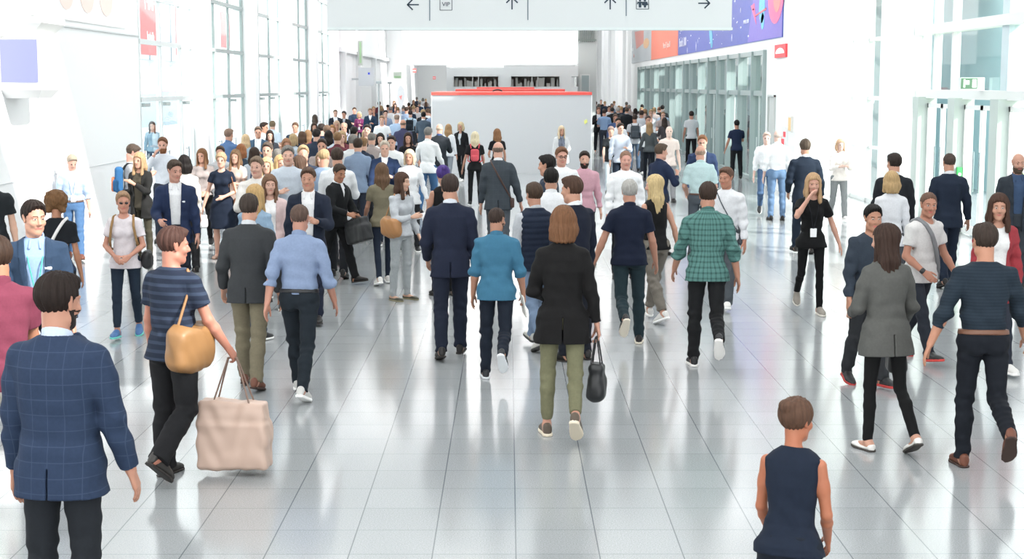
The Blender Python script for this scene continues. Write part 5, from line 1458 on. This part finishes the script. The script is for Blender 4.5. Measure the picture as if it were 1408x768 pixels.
person(772, 200, None, 1.82, 178, hair=('short', '8a5e40'), skin='dda18a', glasses=1, hyaw=-10, top_=('shirt', 'eceff2'), pants=('suit', '2b2f38'), label='person with dark-rimmed glasses in a white shirt facing the camera by the booth')
person(803, 206, None, 1.70, 168, hair=('short', '3b2d26'), beard=1, skin='dca78f', hyaw=12, top_=('shirt', 'dfa3b4'), pants=('suit', '3a3f4a'), label='bearded person in a pink shirt at the right corner of the booth')
person(864, 245, 472, None, -2, legs='backR', arms=((-3, 22, 14, 5, .5), (4, 15, 18, 10, .5)), hair=('short', 'b8b6b0'), skin='cf9478', w=1.08,
       top_=('polo', '1d2b49'), pants=('jeans', '2c4650'), shoes=('sneaker', '2a2326', 'e5dccb'), label='grey-haired person in a navy polo and dark teal jeans walking away')
person(900, 237, 441, None, -28, 'f', legs='walkR', arms=('hang', (-8, 18, 14, 4, .5)), hair=('xlong', 'dcbf82'), skin='dba386', hyaw=-40,
       top_=('tank', '1e1f22'), pants=('loose', '8c8478'), shoes=WS, label='woman with long blonde hair, black top and beige cropped trousers')
person(860, 205, None, 1.78, 176, hair=('buzz', 'a27a62'), skin='dea28e', w=1.08, top_=('shirt', 'eef1f4'), pants=('suit', '24272e'), label='person in a white shirt facing the camera behind the grey-haired man')
person(907, 196, None, 1.76, 55, arms=('hang', 'look'), hair=('short', '6a5646'), skin='dca28a', hyaw=15, top_=('polo', '2c3e66'), tg=dict(sleeve=1.7), pants=('suit', '3d4454'), label='person in a navy polo looking right, beside the blonde woman')
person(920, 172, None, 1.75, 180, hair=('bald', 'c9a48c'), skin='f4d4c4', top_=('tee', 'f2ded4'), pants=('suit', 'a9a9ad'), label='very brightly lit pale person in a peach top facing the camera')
person(961, 198, 352, None, 3, legs='stand', arms=((5, 14, 55, 30, .8), (5, 14, 55, 30, .8)), hair=('bald', 'c0a088'), skin='dca48a', w=1.08, belt='6d4636',
       top_=('short_shirt', 'bfdfe2'), tg=dict(sleeve=.85), pants=('suit', '5c6672'), label='balding person in a pale aqua shirt with a brown belt, back turned')
person(966, 184, None, 1.82, 190, arms=('hang', 'hang'), hair=('short', 'a87048'), skin='e0a890', beard=0, glasses=1, top_=('open_blazer', '2e4674'), under=('shirt', 'eef2f6'), pants=('suit', '2b3a58'), label='person with reddish hair and navy suit facing the pale aqua shirt')
person(996, 223, 424, 1.72, 200, legs='walkL', arms=('hang', 'hang'), hair=('short', '7a5846'), skin='c98a6c', hyaw=15, top_=('shirt', 'e6e9ee'), pants=('suit', '5b646c'), shoes=WS, key='strap_man', label='person in a loose white shirt facing the camera, behind the green plaid shirt')
crossbody('strap_man', 'thin grey bag strap over the loose white shirt, near the green plaid man', '56606c', s=-1, r=.009)
person(970, 248, 503, None, 4, legs=((0, 3, 0), (0, 3, 0)) if 0 else 'backL', arms=((14, 16, 24, 10, .6), (-8, 14, 20, 8, .5)), hair=('short', '4a382e'), skin='c98f72', lean=4, w=1.08,
       top_=('shirt_rolled', '5d9c94', 'plaid', '2e5f5c'), pants=('jeans', '26282b'), shoes=('sneaker', '2a2b2e', 'eceae6'), label='person in a green plaid shirt and black trousers walking away')
person(1113, 237, 432, 1.66, 182, 'f', legs=((2, 3, 0), (-14, 36, 34)), arms=((-8, 22, 16, 6, .5), 'face'), hair=('long', 'cba272'), skin='dda58c', lanyard='2b2f38',
       top_=('tee', '1c1d20'), pants=('leggings', '1b1c1f'), shoes=('sneaker', 'a39a8e', 'e9e4da'), label='blonde woman in a black t-shirt and leggings with a badge, hand at her face')
person(1108, 190, None, 1.82, 0, legs='shortL', arms=((0, 14, 50, 20, .6), (0, 14, 20, 10, .5)), hair=('short', '6d5c4c'), skin=SK, top_=('blazer', '27384f'), under=('shirt', 'dfe4ea'), pants=('suit', '27384f'), label='person in a dark navy suit walking away towards the bright right wall')
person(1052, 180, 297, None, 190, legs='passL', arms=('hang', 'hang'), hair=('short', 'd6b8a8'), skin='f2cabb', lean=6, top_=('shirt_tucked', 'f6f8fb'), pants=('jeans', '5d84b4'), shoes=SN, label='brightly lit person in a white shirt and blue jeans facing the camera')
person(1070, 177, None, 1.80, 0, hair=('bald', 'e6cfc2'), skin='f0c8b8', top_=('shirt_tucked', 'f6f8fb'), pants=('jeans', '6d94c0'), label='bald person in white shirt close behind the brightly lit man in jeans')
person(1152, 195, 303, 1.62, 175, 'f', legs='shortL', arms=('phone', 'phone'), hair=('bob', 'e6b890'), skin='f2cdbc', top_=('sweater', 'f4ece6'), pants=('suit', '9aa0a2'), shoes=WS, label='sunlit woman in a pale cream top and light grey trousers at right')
person(1231, 209, None, 1.80, 0, hair=('short', '3a2f2a'), skin=SK, hyaw=-20, top_=('blazer', '2a2f38'), under=('shirt', 'dfe6ee'), pants=('suit', '2a2f38'), label='dark-haired person in a black blazer beside the right column')
person(1227, 234, None, 1.66, 2, 'f', hair=('bob', 'c9a56c'), skin=SK, top_=('shirt', 'dfe2e8'), pants=('suit', '5a5f68'), label='woman with a round blonde bob and white top, back turned at right')
person(1260, 258, 494, None, 150, legs='walkR', arms=((14, 16, 26, 10, .8), (6, 14, 60, 30, .8)), hair=('buzz', '7a5a48'), skin='c4876a', lean=7, hyaw=30, w=1.08, watch=1,
       top_=('tee', 'dcdbd9'), pants=('jeans', '343b48'), shoes=('sneaker', '1f2226', 'c8423c'), key='grey_strap', label='person in a white t-shirt with a grey cross strap leaning forward at right')
crossbody('grey_strap', 'wide grey strap bag across the white t-shirt of the leaning man', '8f9296', s=-1, r=.022)
person(1191, 279, 530, None, 165, legs='shortL', arms=((8, 14, 60, 40, .8), 'hang'), hair=('short', '1d1a1a'), skin='c68c6c', hyaw=10, w=1.04,
       top_=('sweater', '3d4b5c'), pants=('suit', '3a3d42'), shoes=('sneaker', '26282c', 'b03a38'), label='black-haired person in a slate blue jumper, behind the grey coat woman')
person(1213, 306, 618, None, -14, 'f', legs=((3, 4, 0), (-6, 30, 26)), arms=('hold', (8, 16, 40, 10, 1.6)), hair=('xlong', '4a342a'), skin='d39c80', hyaw=-35, lean=3,
       top_=('long_jacket', '6b6c68'), tg=dict(hem=-.17), pants=('leggings', '1a1b1d'), shoes=('flat', 'eceae4', '3a3632'), key='grey_coat', label='woman with long dark hair in a grey coat, black leggings and white flats')
handbag('grey_coat', 1, 'black handbag with metal clasp on the arm of the grey coat woman', '1c1d1f', size=(.10, .06, .10), drop=.10, yaw=70)
person(1300, 221, 394, 1.78, 0, legs='shortR', arms=((0, 12, 20, 10, .5), (0, 14, 20, 10, .5)), hair=('buzz', '5a4a42'), skin=SK, glasses=1, top_=('blazer', '26364f'), under=('shirt', 'e4e8ee'), pants=('suit', '26364f'), label='person in a dark navy suit facing the right doors')
person(1362, 264, 512, None, 175, 'f', legs='shortL', arms=('hang', 'hang'), hair=('long', '5a3c2e'), skin=SK, hyaw=18, top_=('cardigan', 'c3303f'), under=('tee', 'efefee'), pants=('slim', '3a4252'), shoes=WS, label='woman in a red jacket over a white top near the right edge')
person(1345, 304, 641, None, 4, legs=((4, 3, 0), (-13, 48, 46))[::-1] if 0 else 'backL', arms=((-4, 22, 12, 4, .5), (14, 20, 18, 6, .5)), hair=('short', '4b3c33'), skin='cf916f', lean=5, w=1.06, hyaw=-12, belt='8a5636',
       top_=('sweater', '2c3f50', 'ribs', '22303e'), tg=dict(sleeve=1.45, hem=.05), pants=('jeans', '1d2430'), shoes=BRN, label='person in a dark teal ribbed jumper, dark jeans and brown shoes, right foreground')
person(1392, 208, 400, None, 185, legs='stand', arms=('ear', 'hang'), hair=('bald', '6a5648'), beard=1, skin='d09a80', top_=('open_blazer', '3a4450'), under=('shirt', '44648f'), pants=('suit', '4a525c'), key='phone_man', label='bald bearded person in a dark blazer phoning by the right doors')
phone('phone_man', -1, 'dark phone at the ear of the bald bearded man')
person(1090, 546, None, 1.34, 25, 'f', legs='stand', arms=((16, 8, 30, 20, .6), (10, 8, 40, 20, .6)), hair=('bun', '6a4a36'), skin='bd7048', lean=7, hyaw=25, w=1.05,
       top_=('tank', '1c2c44'), pants=('jeans', '1c2838'), shoes=SN, label='short person in a navy sleeveless top with bare tanned shoulders, bottom right foreground')
person(176, 261, 463, None, 176, 'f', legs='shortR', arms=('fold', 'fold'), hair=('short', 'b08a66'), skin='d6967a', glasses='sun', hyaw=-15,
       top_=('tee', 'e9dfe4'), pants=('crop', '2b3f55'), shoes=('sneaker', '3f7fc4', '6fd0c4'), key='sunglasses', label='woman with sunglasses and white v-neck t-shirt, cropped navy jeans, turquoise shoes')
backpack('sunglasses', 'tan backpack with straps over the white v-neck t-shirt', 'b98c4e', size=(.10, .05, .15))
hobo('sunglasses', -1, 'black bag hanging at the side of the woman with sunglasses', '1f2024', z=.02, y=-.04, x=.25, r=(.06, .11, .13), strap=False)
person(76, 262, None, 1.62, 0, 'f', hair=('curly', '80582e'), skin=ST, top_=('tee', '20262e'), pants=('jeans', '2f4a72'), key='curly', label='person with big curly brown hair and black top, back turned')
crossbody('curly', 'white bag strap over the black top of the curly-haired person', 'e6e4e2', s=-1, r=.018)
person(104, 214, 357, 1.62, 165, legs='shortL', arms=('hang', (0, 14, 24, 6, 1.0)), hair=('short', 'b3a48e'), skin='dfa890', hpitch=28, hyaw=-15, top_=('tucked_rolled', 'b2cbea'), pants=('jeans', '4f82b8'), lanyard='e9ecef', belt='7a5a4a', shoes=BRN, key='blue_left', label='grey-blonde person in a pale blue shirt and jeans against the white left wall')
phone('blue_left', 1, 'phone held low by the pale blue shirt man at the left wall', 'c7c9cc')
person(-14, 226, None, 1.77, 160, hair=('short', BR), skin=SL, arms=('hang', (2, 12, 60, 30, .8)), top_=('tee', '2a3238'), pants=('suit', '22262c'), label='person in a black t-shirt cut off by the left edge, only one arm showing')
person(178, 197, None, 1.76, 75, arms=('look', 'look'), hair=('short', '5d4c40'), hpitch=28, skin='d9a28c', top_=('tee', 'b4b8be'), pants=('suit', '5a606a'), key='backpack_left', label='person in a grey t-shirt looking down, orange and blue backpack on the back')
backpack('backpack_left', 'orange and blue backpack of the grey t-shirt man at left', '1f78b8', 'ee8040')
person(193, 208, None, 1.66, 200, 'f', arms=('look', 'hang'), hair=('long', 'c8a070'), skin='d8a184', top_=('cardigan', '30302f'), under=('tee', '5c5444'), pants=('slim', '55503e'), label='woman with light brown hair and black cardigan in front of the backpack man')
person(224, 187, None, 1.80, 178, arms=('hang', 'face'), hair=('short', '8a5c3c'), beard=1, brow='9a6238', skin='e0aa94', top_=('shirt_tucked', 'dfe8f4'), pants=('suit', '3a4458'), label='bearded person in a white shirt, hand on cheek, left group')
person(240, 218, None, 1.78, 170, legs='shortL', arms=('hang', 'hold'), hair=('short', '5a483c'), skin='d99e86', hyaw=-25, hpitch=12, pocket_square=1, top_=('open_blazer', '2a3f6b'), under=('shirt', 'eef0f2'), pants=('suit', '252d40'), key='navy_left', label='person in a royal navy blazer and open white shirt, front of the left group')
person(254, 212, None, 1.68, -30, 'f', hair=('bob', '241d1b'), skin=SL, top_=('shirt', 'dad3c8'), pants=('suit', '3a3a3e'), label='woman with thick black hair and beige top behind the royal navy blazer')
person(281, 203, 338, None, 172, 'f', arms=('fold', 'fold'), legs='shortR', hair=('long', '9a6a42'), skin='dda58a', hyaw=20, top_=('sweater', 'b5a8a4'), tg=dict(hem=0), pants=('slim', '2b2c2e'), shoes=SN, label='woman in a taupe jumper and black trousers, arms folded, left group')
person(308, 208, 355, None, 182, 'f', legs='stand', arms=((6, 14, 80, 40, 1.2), 'out'), hair=('bun', 'c2a078'), skin='e2ad94', top_=('dress', '20304a'), pants=('none', ''), shoes=('flat', 'c9a28c', '8a6a58'), key='dress', label='woman in a navy knee-length dress, left group')
hobo('dress', -1, 'brown leather bag at the side of the navy dress woman', 'b06a34', z=.0, y=-.02, x=.26, r=(.07, .12, .13))
handbag('dress', 1, 'white bag hanging low beside the navy dress woman', 'e8e9ea', size=(.06, .04, .11), drop=.04, yaw=20)
person(303, 199, None, 1.64, 178, hair=('short', '5e4a3c'), skin='dba48c', top_=('shirt', 'cfd2d6'), pants=('suit', '3c3f48'), label='brown-haired man in pale shirt directly behind the navy dress, left group')
print('near people', round(time.time() - T0, 1), flush=True)

# ------------------------------------------------------------------ the crowd farther back: (x, top, sex, phi, hair, hair colour, top kind, colour, under, trousers, label, options)
G1 = 'crowd in the left half of the hall'
CROWD = [
 (313, 176, 'm', 30, 'short', '9a7a68', 'shirt', '5b84bc', None, '3a4a66', 'person in a blue checked shirt by the first window column'),
 (337, 184, 'f', 10, 'long', 'dcb888', 'tee', '9fb4c4', None, '3a4658', 'blonde woman with long hair back turned near the left windows'),
 (331, 197, 'f', 0, 'bob', 'b5703c', 'sweater', '45586e', None, '33405a', 'woman with copper-brown bob behind the navy dress'),
 (325, 204, 'f', 200, 'long', '9a7450', 'tee', 'e0c2b2', None, '4a4e58', 'woman with long brown hair and pale peach top beside the navy dress'),
 (355, 173, 'm', 180, 'short', '7a6250', 'open_blazer', '4a7090', 'f0f2f4', '3d4c60', 'man with glasses in a steel blue blazer and white shirt'),
 (361, 167, 'm', 90, 'short', '3c2c24', 'shirt', 'dfe5ec', None, '4a4f5a', 'dark-haired man looking sideways at the left window posts'),
 (374, 165, 'm', 10, 'short', '8a7458', 'short_shirt', 'cfdff0', None, '55606e', 'man in a pale blue shirt with back turned near the window posts'),
 (371, 178, 'f', 175, 'long', '3a2a26', 'open_blazer', '363c48', 'e9e9ec', '2c3038', 'dark-haired woman in a black blazer at the left windows'),
 (368, 194, 'm', 180, 'short', '6b5a4e', 'vsweater', '3a4a6c', 'e9ecf0', '3a4250', 'man in a slate v-neck jumper among the left crowd'),
 (394, 189, 'f', 180, 'long', 'b07a52', 'cardigan', '5f86b0', 'b8487a', '39465c', 'woman with auburn hair and magenta top under a blue cardigan'),
 (406, 167, 'm', 178, 'short', '7a5a44', 'open_blazer', '2c3d55', 'e6ecf0', '2c3440', 'man in a dark navy blazer and white shirt near the left columns'),
 (353, 213, 'm', 176, 'short', '8c7660', 'shirt', 'e8e4de', None, '55585e', 'blurred sandy-haired man in an off-white shirt, left crowd'),
 (384, 212, 'f', 150, 'long', 'd8ae70', 'sweater', 'e8eaec', None, '4a5566', 'blonde woman in a white jumper seen in profile'),
 (367, 215, 'f', 182, 'long', 'd2b280', 'shirt', 'e4e8ea', None, '454c58', 'fair-haired woman in a white blouse among the left crowd'),
 (414, 213, 'f', -95, 'long', '6a4e3c', 'sweater', 'dcd9cc', None, '3c5578', 'woman with brown hair and cream jumper facing left'),
 (371, 238, 'f', 178, 'long', '8a6448', 'cardigan', 'e6c6c4', 'f4f4f4', '4a5468', 'woman with long brown hair in a pale pink cardigan over white'),
 (349, 252, 'f', 20, 'long', 'd0a866', 'shirt', '8fb2d0', None, '55657a', 'woman with golden hair and light denim shirt beside the charcoal blazer'),
 (424, 228, 'm', 178, 'short', '6a4e3e', 'open_blazer', '28344c', 'f2f3f5', '27304a', 'man in a dark navy suit and open white shirt facing the camera'),
 (442, 207, 'f', 185, 'long', 'b08c6a', 'sweater', 'e9e0d8', None, '4a4f5a', 'woman with light brown hair and ivory top, hand raised'),
 (433, 157, 'f', -10, 'long', '5a4a40', 'tee', 'e8eaee', None, '4a5262', 'woman with long dark hair, back turned, far left crowd'),
 (432, 168, 'f', 178, 'long', '4a3428', 'tee', 'e4e6ea', None, '3a4454', 'brunette woman in a white top facing the camera, left rear'),
 (441, 169, 'm', 20, 'short', '3a2d27', 'sweater', '1f3550', None, '26354c', 'man in a dark navy jumper with a red lanyard, back turned'),
 (449, 171, 'm', 5, 'short', '8a6a52', 'tee', '2a5596', None, '2c3e5c', 'man in a royal blue top with white collar, back turned'),
 (457, 171, 'f', 178, 'long', 'a8733c', 'tee', 'dfe2e8', None, '404c60', 'woman with long chestnut hair beside the royal blue top'),
 (461, 150, 'm', 170, 'short', '8a7460', 'open_blazer', '2a3444', 'eef0f3', '38598a', 'man in an open black blazer and blue jeans, rear left'),
 (473, 152, 'm', 178, 'short', '4a4440', 'jacket', '30363f', 'ccd2da', '2f3540', 'dark-haired man in a charcoal jacket near the left wall'),
 (473, 167, 'm', 178, 'receding', 'a89884', 'shirt_tucked', 'a3b4dc', None, 'a39a84', 'grey-blonde man in a lavender blue shirt and khaki trousers with a cross strap'),
 (463, 165, 'f', 180, 'bob', 'c9a888', 'tee', 'c9c4c8', None, '5a5f6a', 'pale-haired woman left of the lavender shirt'),
 (487, 147, 'm', 165, 'short', '5a4030', 'polo', '24405f', None, '2a3850', 'man in a dark blue polo with arms folded at the left wall'),
 (494, 153, 'f', 178, 'bob', 'e0c28a', 'sweater', '8e2a6c', None, '3a3f4c', 'blonde woman in a magenta top with a white lanyard'),
 (509, 148, 'm', 178, 'short', '9a7a62', 'vsweater', '28496a', 'f2f4f6', '2b3a50', 'man in a blue v-neck jumper with a white lanyard'),
 (503, 177, 'f', 180, 'long', 'dcc08e', 'cardigan', 'e0303c', 'eef0f4', '35517c', 'blonde woman in a bright red cardigan and blue jeans'),
 (486, 173, 'm', 20, 'short', '2e2826', 'tee', '24262b', None, '202226', 'person in black clothes between the lavender shirt and the red cardigan'),
 (505, 170, 'm', 178, 'short', '3a2e2a', 'tee', '2c2f38', None, '2c3038', 'dark-haired man just above the red cardigan'),
 (523, 182, 'f', 178, 'bob', '2e2624', 'tee', 'f0f1f3', None, '3a4658', 'woman with black chin-length hair and a white t-shirt'),
 (529, 192, 'm', 178, 'short', 'd8c8b4', 'vsweater', '24406e', 'eef2f6', '28344a', 'white-haired man in a deep blue v-neck jumper with white shirt'),
 (538, 185, 'm', 170, 'short', '3e302a', 'shirt', 'eceef0', None, '3a4252', 'dark-haired man in a white shirt beside the v-neck jumper'),
 (561, 181, 'f', 180, 'long', '3c2a24', 'tee', '23252b', None, '2b2f38', 'brunette woman with fringe and black top, centre left'),
 (563, 204, 'f', 176, 'bob', 'dcc4a0', 'shirt', 'edf0f4', None, '2f3238', 'pale blonde woman in a flowing white blouse and dark trousers'),
 (525, 158, 'm', 178, 'short', 'b08a66', 'tee', 'e9edf0', None, '4c525e', 'sandy-haired man in a white t-shirt, rear left crowd'),
 (545, 156, 'm', 20, 'receding', 'a88e7c', 'shirt', 'a9c6ea', None, '3d4a60', 'balding man in a light blue shirt, back turned, rear left crowd'),
 (554, 163, 'm', 0, 'bald', '8a7464', 'polo', '4d4e78', None, '3a4050', 'bald man in a dusty purple polo, back turned'),
 (564, 151, 'm', 5, 'short', '3a2e2a', 'short_shirt', 'b5d4ea', None, '3a4250', 'man in a pale blue shirt wearing a dark backpack'),
 (582, 153, 'm', 5, 'short', '1c1a1a', 'blazer', '566a7e', 'e9ecf0', '44536a', 'black-haired man in a grey-blue suit, back turned, left of the booth'),
 (588, 174, 'm', 20, 'short', '8c8884', 'shirt', 'eef0f2', None, '3f78b0', 'grey-haired man in a white shirt and blue jeans left of the booth'),
 (604, 169, 'm', 4, 'bald', 'd8c0a4', 'blazer', '353d46', '4a6aa8', '4a8fcc', 'fair-headed man in a black blazer and bright blue jeans'),
 (616, 170, 'f', 20, 'long', 'b88e5c', 'shirt', 'e6eaf0', None, '9aa4b0', 'woman with honey blonde hair and white blouse at the booth corner'),
 (634, 167, 'f', 200, 'bob', 'd8c294', 'blazer', '24262b', 'd2dae2', '24262a', 'blonde woman in a black trouser suit before the booth'),
 (653, 180, 'f', 0, 'long', 'e2d2ac', 'tee', '24262a', None, '24262a', 'blonde woman in black clothes wearing a red backpack'),
 (684, 176, 'f', -15, 'long', '9a6a40', 'tee', '222328', None, '2a2c32', 'woman with long two-tone brown hair and black t-shirt before the booth'),
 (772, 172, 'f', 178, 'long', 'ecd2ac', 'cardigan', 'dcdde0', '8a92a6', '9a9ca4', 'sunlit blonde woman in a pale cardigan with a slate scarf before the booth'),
]
G2 = 'crowd on the right of the booth'
CROWD2 = [
 (823, 147, 'm', 178, 'short', '8a5e48', 'open_blazer', '23272c', 'dfe4ee', '20262e', 'man in a black blazer and white t-shirt at the booth right corner'),
 (824, 131, 'm', 178, 'short', '3a2c26', 'open_blazer', '9aa0a8', 'f6f7f8', '5a5f68', 'brightly lit man in a grey jacket above the black blazer'),
 (831, 149, 'm', 0, 'short', '4a3a34', 'short_shirt', '8fb4e0', None, '3a4252', 'man in a sky blue shirt behind the black blazer'),
 (842, 147, 'm', 0, 'short', '3c3a38', 'jacket', '2b3036', 'b8c0c8', '2c3038', 'dark-haired man in a black jacket beside the sky blue shirt'),
 (850, 147, 'm', -10, 'short', 'b8b4ae', 'jacket', '2a2d33', 'b8c0c8', '30343c', 'grey-haired man in a black jacket, right crowd'),
 (862, 147, 'm', 0, 'short', '6a5444', 'jacket', '242a32', 'b8c0c8', '3c5674', 'brown-haired man in a black jacket and jeans, right crowd'),
 (846, 156, 'm', 178, 'short', '7a6050', 'shirt', '5a78b0', None, '2f3540', 'man in a blue shirt half hidden behind two others, right crowd'),
 (850, 161, 'm', 178, 'short', '2f2623', 'shirt', 'e8ecf2', None, '2c3038', 'dark bearded man behind the pale shirt, right crowd'),
 (853, 168, 'm', 176, 'short', '3a2c24', 'shirt', 'c6d0e2', None, '2b3a50', 'young man in a pale blue-grey shirt facing the camera, right crowd'),
 (840, 173, 'f', 178, 'bun', 'a88c80', 'tee', '34383e', None, 'c3d0da', 'sunlit woman in a black open top with a white lanyard and pale jeans'),
 (873, 156, 'm', 0, 'short', '4e4038', 'tee', 'd6d9de', None, '5c7694', 'man in a white t-shirt with a grey backpack'),
 (882, 151, 'm', 15, 'short', '4c3c34', 'short_shirt', 'cdd3da', None, '4d5460', 'man in a light grey shirt left of the dark blonde woman'),
 (890, 158, 'm', 150, 'short', '54443a', 'shirt', 'eceef0', None, '3c424e', 'brown-haired man in profile above the dark blonde woman'),
 (893, 167, 'f', 3, 'xlong', 'b08a5c', 'sweater', '5f686c', None, '1e2836', 'woman with long dark blonde hair and a grey jumper, back turned'),
 (883, 143, 'm', 0, 'short', '3a3330', 'jacket', '2d3036', 'b8c0c8', '2e3138', 'man in a dark jacket beside the glass entrance, rear'),
 (887, 149, 'm', 5, 'short', '222020', 'jacket', '24272c', 'b8c0c8', '24272c', 'black-haired man in a black jacket near the entrance'),
 (899, 147, 'f', 0, 'bob', '1c1a1c', 'jacket', '3a6c84', '6ab0a0', '2c3440', 'black-haired woman in a teal jacket near the entrance'),
 (906, 146, 'm', 0, 'bald', '8a6450', 'jacket', '2a2c30', 'b8c0c8', '2a2c30', 'bald man in a dark jacket by the entrance glazing'),
 (911, 144, 'm', 5, 'short', '1f1d1d', 'tee', '2b2f35', None, '2b2f35', 'black-haired man nearest the entrance glazing'),
 (912, 150, 'm', 0, 'short', 'b4b2ae', 'shirt', 'c2d8f0', None, '3a4658', 'grey-haired man in a light blue shirt with a dark backpack'),
 (914, 161, 'f', -5, 'xlong', '4a3a34', 'sweater', '5a5458', None, '3a3c44', 'woman with very long dark hair, back turned, behind the peach top'),
]
def crowd(T, group, seed):
    rs = random.Random(seed); out = {}
    for (x, top, sex, phi, hs, hc, tk, tc, uc, pc, lab) in T:
        H = (1.64 if sex == 'f' else 1.77) + rs.uniform(-.03, .03)
        legs = rs.choice(('stand', 'shortL', 'shortR', 'apart')); arms = (rs.choice(('hang', 'phone', 'hold', 'out')), rs.choice(('hang', 'hang', 'look', 'fwd')))
        if tk == 'polo' and x == 487: arms = ('cross', 'cross')
        kw = dict(hyaw=rs.uniform(-15, 15))
        if 'glasses' in lab: kw['glasses'] = 1
        if 'white lanyard' in lab: kw['lanyard'] = 'f0f2f5'
        if 'red lanyard' in lab: kw['lanyard'] = 'd83a50'
        if 'slate scarf' in lab: kw['scarf'] = '8a92a8'
        out[x] = person(x, top, None, H, phi, sex, legs=legs, arms=arms, hair=(hs, hc), skin=rs.choice(('dda88e', 'd59c80', 'e2b098', 'cf9678')),
               top_=(tk, tc), under=(('tee' if sex == 'f' or tk == 'cardigan' else 'shirt'), uc) if uc else None, pants=('slim' if sex == 'f' else 'suit', pc),
               shoes=rs.choice((OX, SN, WS)), label=lab, group=group, roam=1, **kw)
    return out
C1 = crowd(CROWD, G1, 5); C2 = crowd(CROWD2, G2, 6)
backpack(C1[653], 'small red backpack on the blonde woman in black before the booth', 'ee4a5c', size=(.10, .05, .14))
backpack(C1[564], 'dark backpack on the pale blue shirt left of the booth', '26313e')
backpack(C2[873], 'grey backpack on the white t-shirt in the right crowd', '56606a')
backpack(C2[912], 'dark backpack on the grey-haired man by the entrance', '30363e')
crossbody(C1[473] if 473 in C1 else C1[461], 'brown strap bag across the lavender blue shirt', '6a4a48', s=1)
person(951, 152, None, 1.80, -4, hair=('short', '3a302c'), skin='c98f76', legs='shortL', top_=('tee', 'd6dade'), pants=('suit', '25272b'), group=G2, label='man in a white t-shirt and black trousers walking by the glass entrance')
person(1012, 164, 246, None, -6, hair=('short', '1f1c1c'), skin='c68c70', legs='apart', arms=('out', 'look'), top_=('tee', '22345a'), pants=('suit', '23252b'), group=G2, label='man in a navy t-shirt and black trousers standing alone before the glass entrance')
rs = random.Random(11)
def far_people(zone, n, x0, x1, t0, t1, label, group):
    for k in range(n):
        x = x0 + (x1 - x0) * (k + .5 + rs.uniform(-.35, .35)) / n; top = rs.uniform(t0, t1)
        sex = rs.choice('mmf')
        person(x, top, None, 1.77 if sex == 'm' else 1.66, rs.choice((0, 0, 180, 170, 20, -20)), sex, legs=rs.choice(('stand', 'shortL', 'shortR')), arms=('hang', rs.choice(('hang', 'phone'))),
               hair=(rs.choice(('short', 'short', 'buzz')) if sex == 'm' else rs.choice(('long', 'bob')), rs.choice(('2e2420', '4a3a30', '6a4e3a', '9a7248', 'c0a070', '8a8680'))), skin=rs.choice(('dda88e', 'd59c80', 'e2b098')),
               top_=(rs.choice(('shirt', 'blazer', 'tee', 'sweater')), rs.choice(('2a3038', '34435c', 'e4e8ec', 'c8d4e2', '8fa9cc', '5a626c', 'dcdfe3', 'b8a8a4', '8a3c4c', '24405f'))),
               under=None, pants=('suit', rs.choice(('2c3038', '3a4458', '4a5058'))), label=label, group=group, roam=1)
far_people('l1', 26, 512, 600, 138, 152, 'distant small figure in the packed crowd left of the grey booth', 'distant crowd left of the booth')
far_people('l2', 8, 568, 600, 132, 139, 'tiny farthest figure beside the left edge of the booth', 'farthest crowd left of the booth')
far_people('l3', 12, 400, 515, 176, 190, 'small figure in the middle rows of the left crowd', 'middle rows of the left crowd')
far_people('l4', 6, 345, 470, 194, 204, 'figure partly hidden in the front rows of the left crowd', 'front rows of the left crowd')
far_people('r1', 12, 816, 872, 135, 148, 'distant small figure in the crowd right of the grey booth', 'distant crowd right of the booth')
far_people('r2', 7, 872, 916, 146, 156, 'small figure walking along the glass entrance', 'people along the glass entrance')
# seen through the entrance glazing
for k, (x, top) in enumerate(((957, 150), (972, 146), (990, 148), (1008, 152), (1026, 148), (1042, 156))):
    g = on_x(x, 140, 9.3 + (k % 2)); H = 1.74; d = ray(x, 140); 
    yy = 9.6 / d[0] * d[1]; top = 117 + (CAM_H - 1.74) * 2114 / yy
    person(x, top, None, 1.74, rs.choice((0, 90, 200)), rs.choice('mf'), hair=('short', rs.choice(('3a2e28', '8a6a4a'))), top_=('shirt', ['9ab4c0', 'c86a78', '5a8a9c', 'd6dde0', '4a6a7c', 'b8c8c0'][k]), pants=('suit', '3c4c58'), label='figure dimly seen behind the glass entrance panes', group='people behind the glass entrance')
person(209, 166, None, 1.66, 170, 'f', hair=('long', '2e2422'), skin='e6c0b0', top_=('sweater', '8fb8d0'), pants=('jeans', '4a6a88'), dx=0, label='dark-haired woman in light blue seen through the nearest left window')
print('all people', round(time.time() - T0, 1), flush=True)
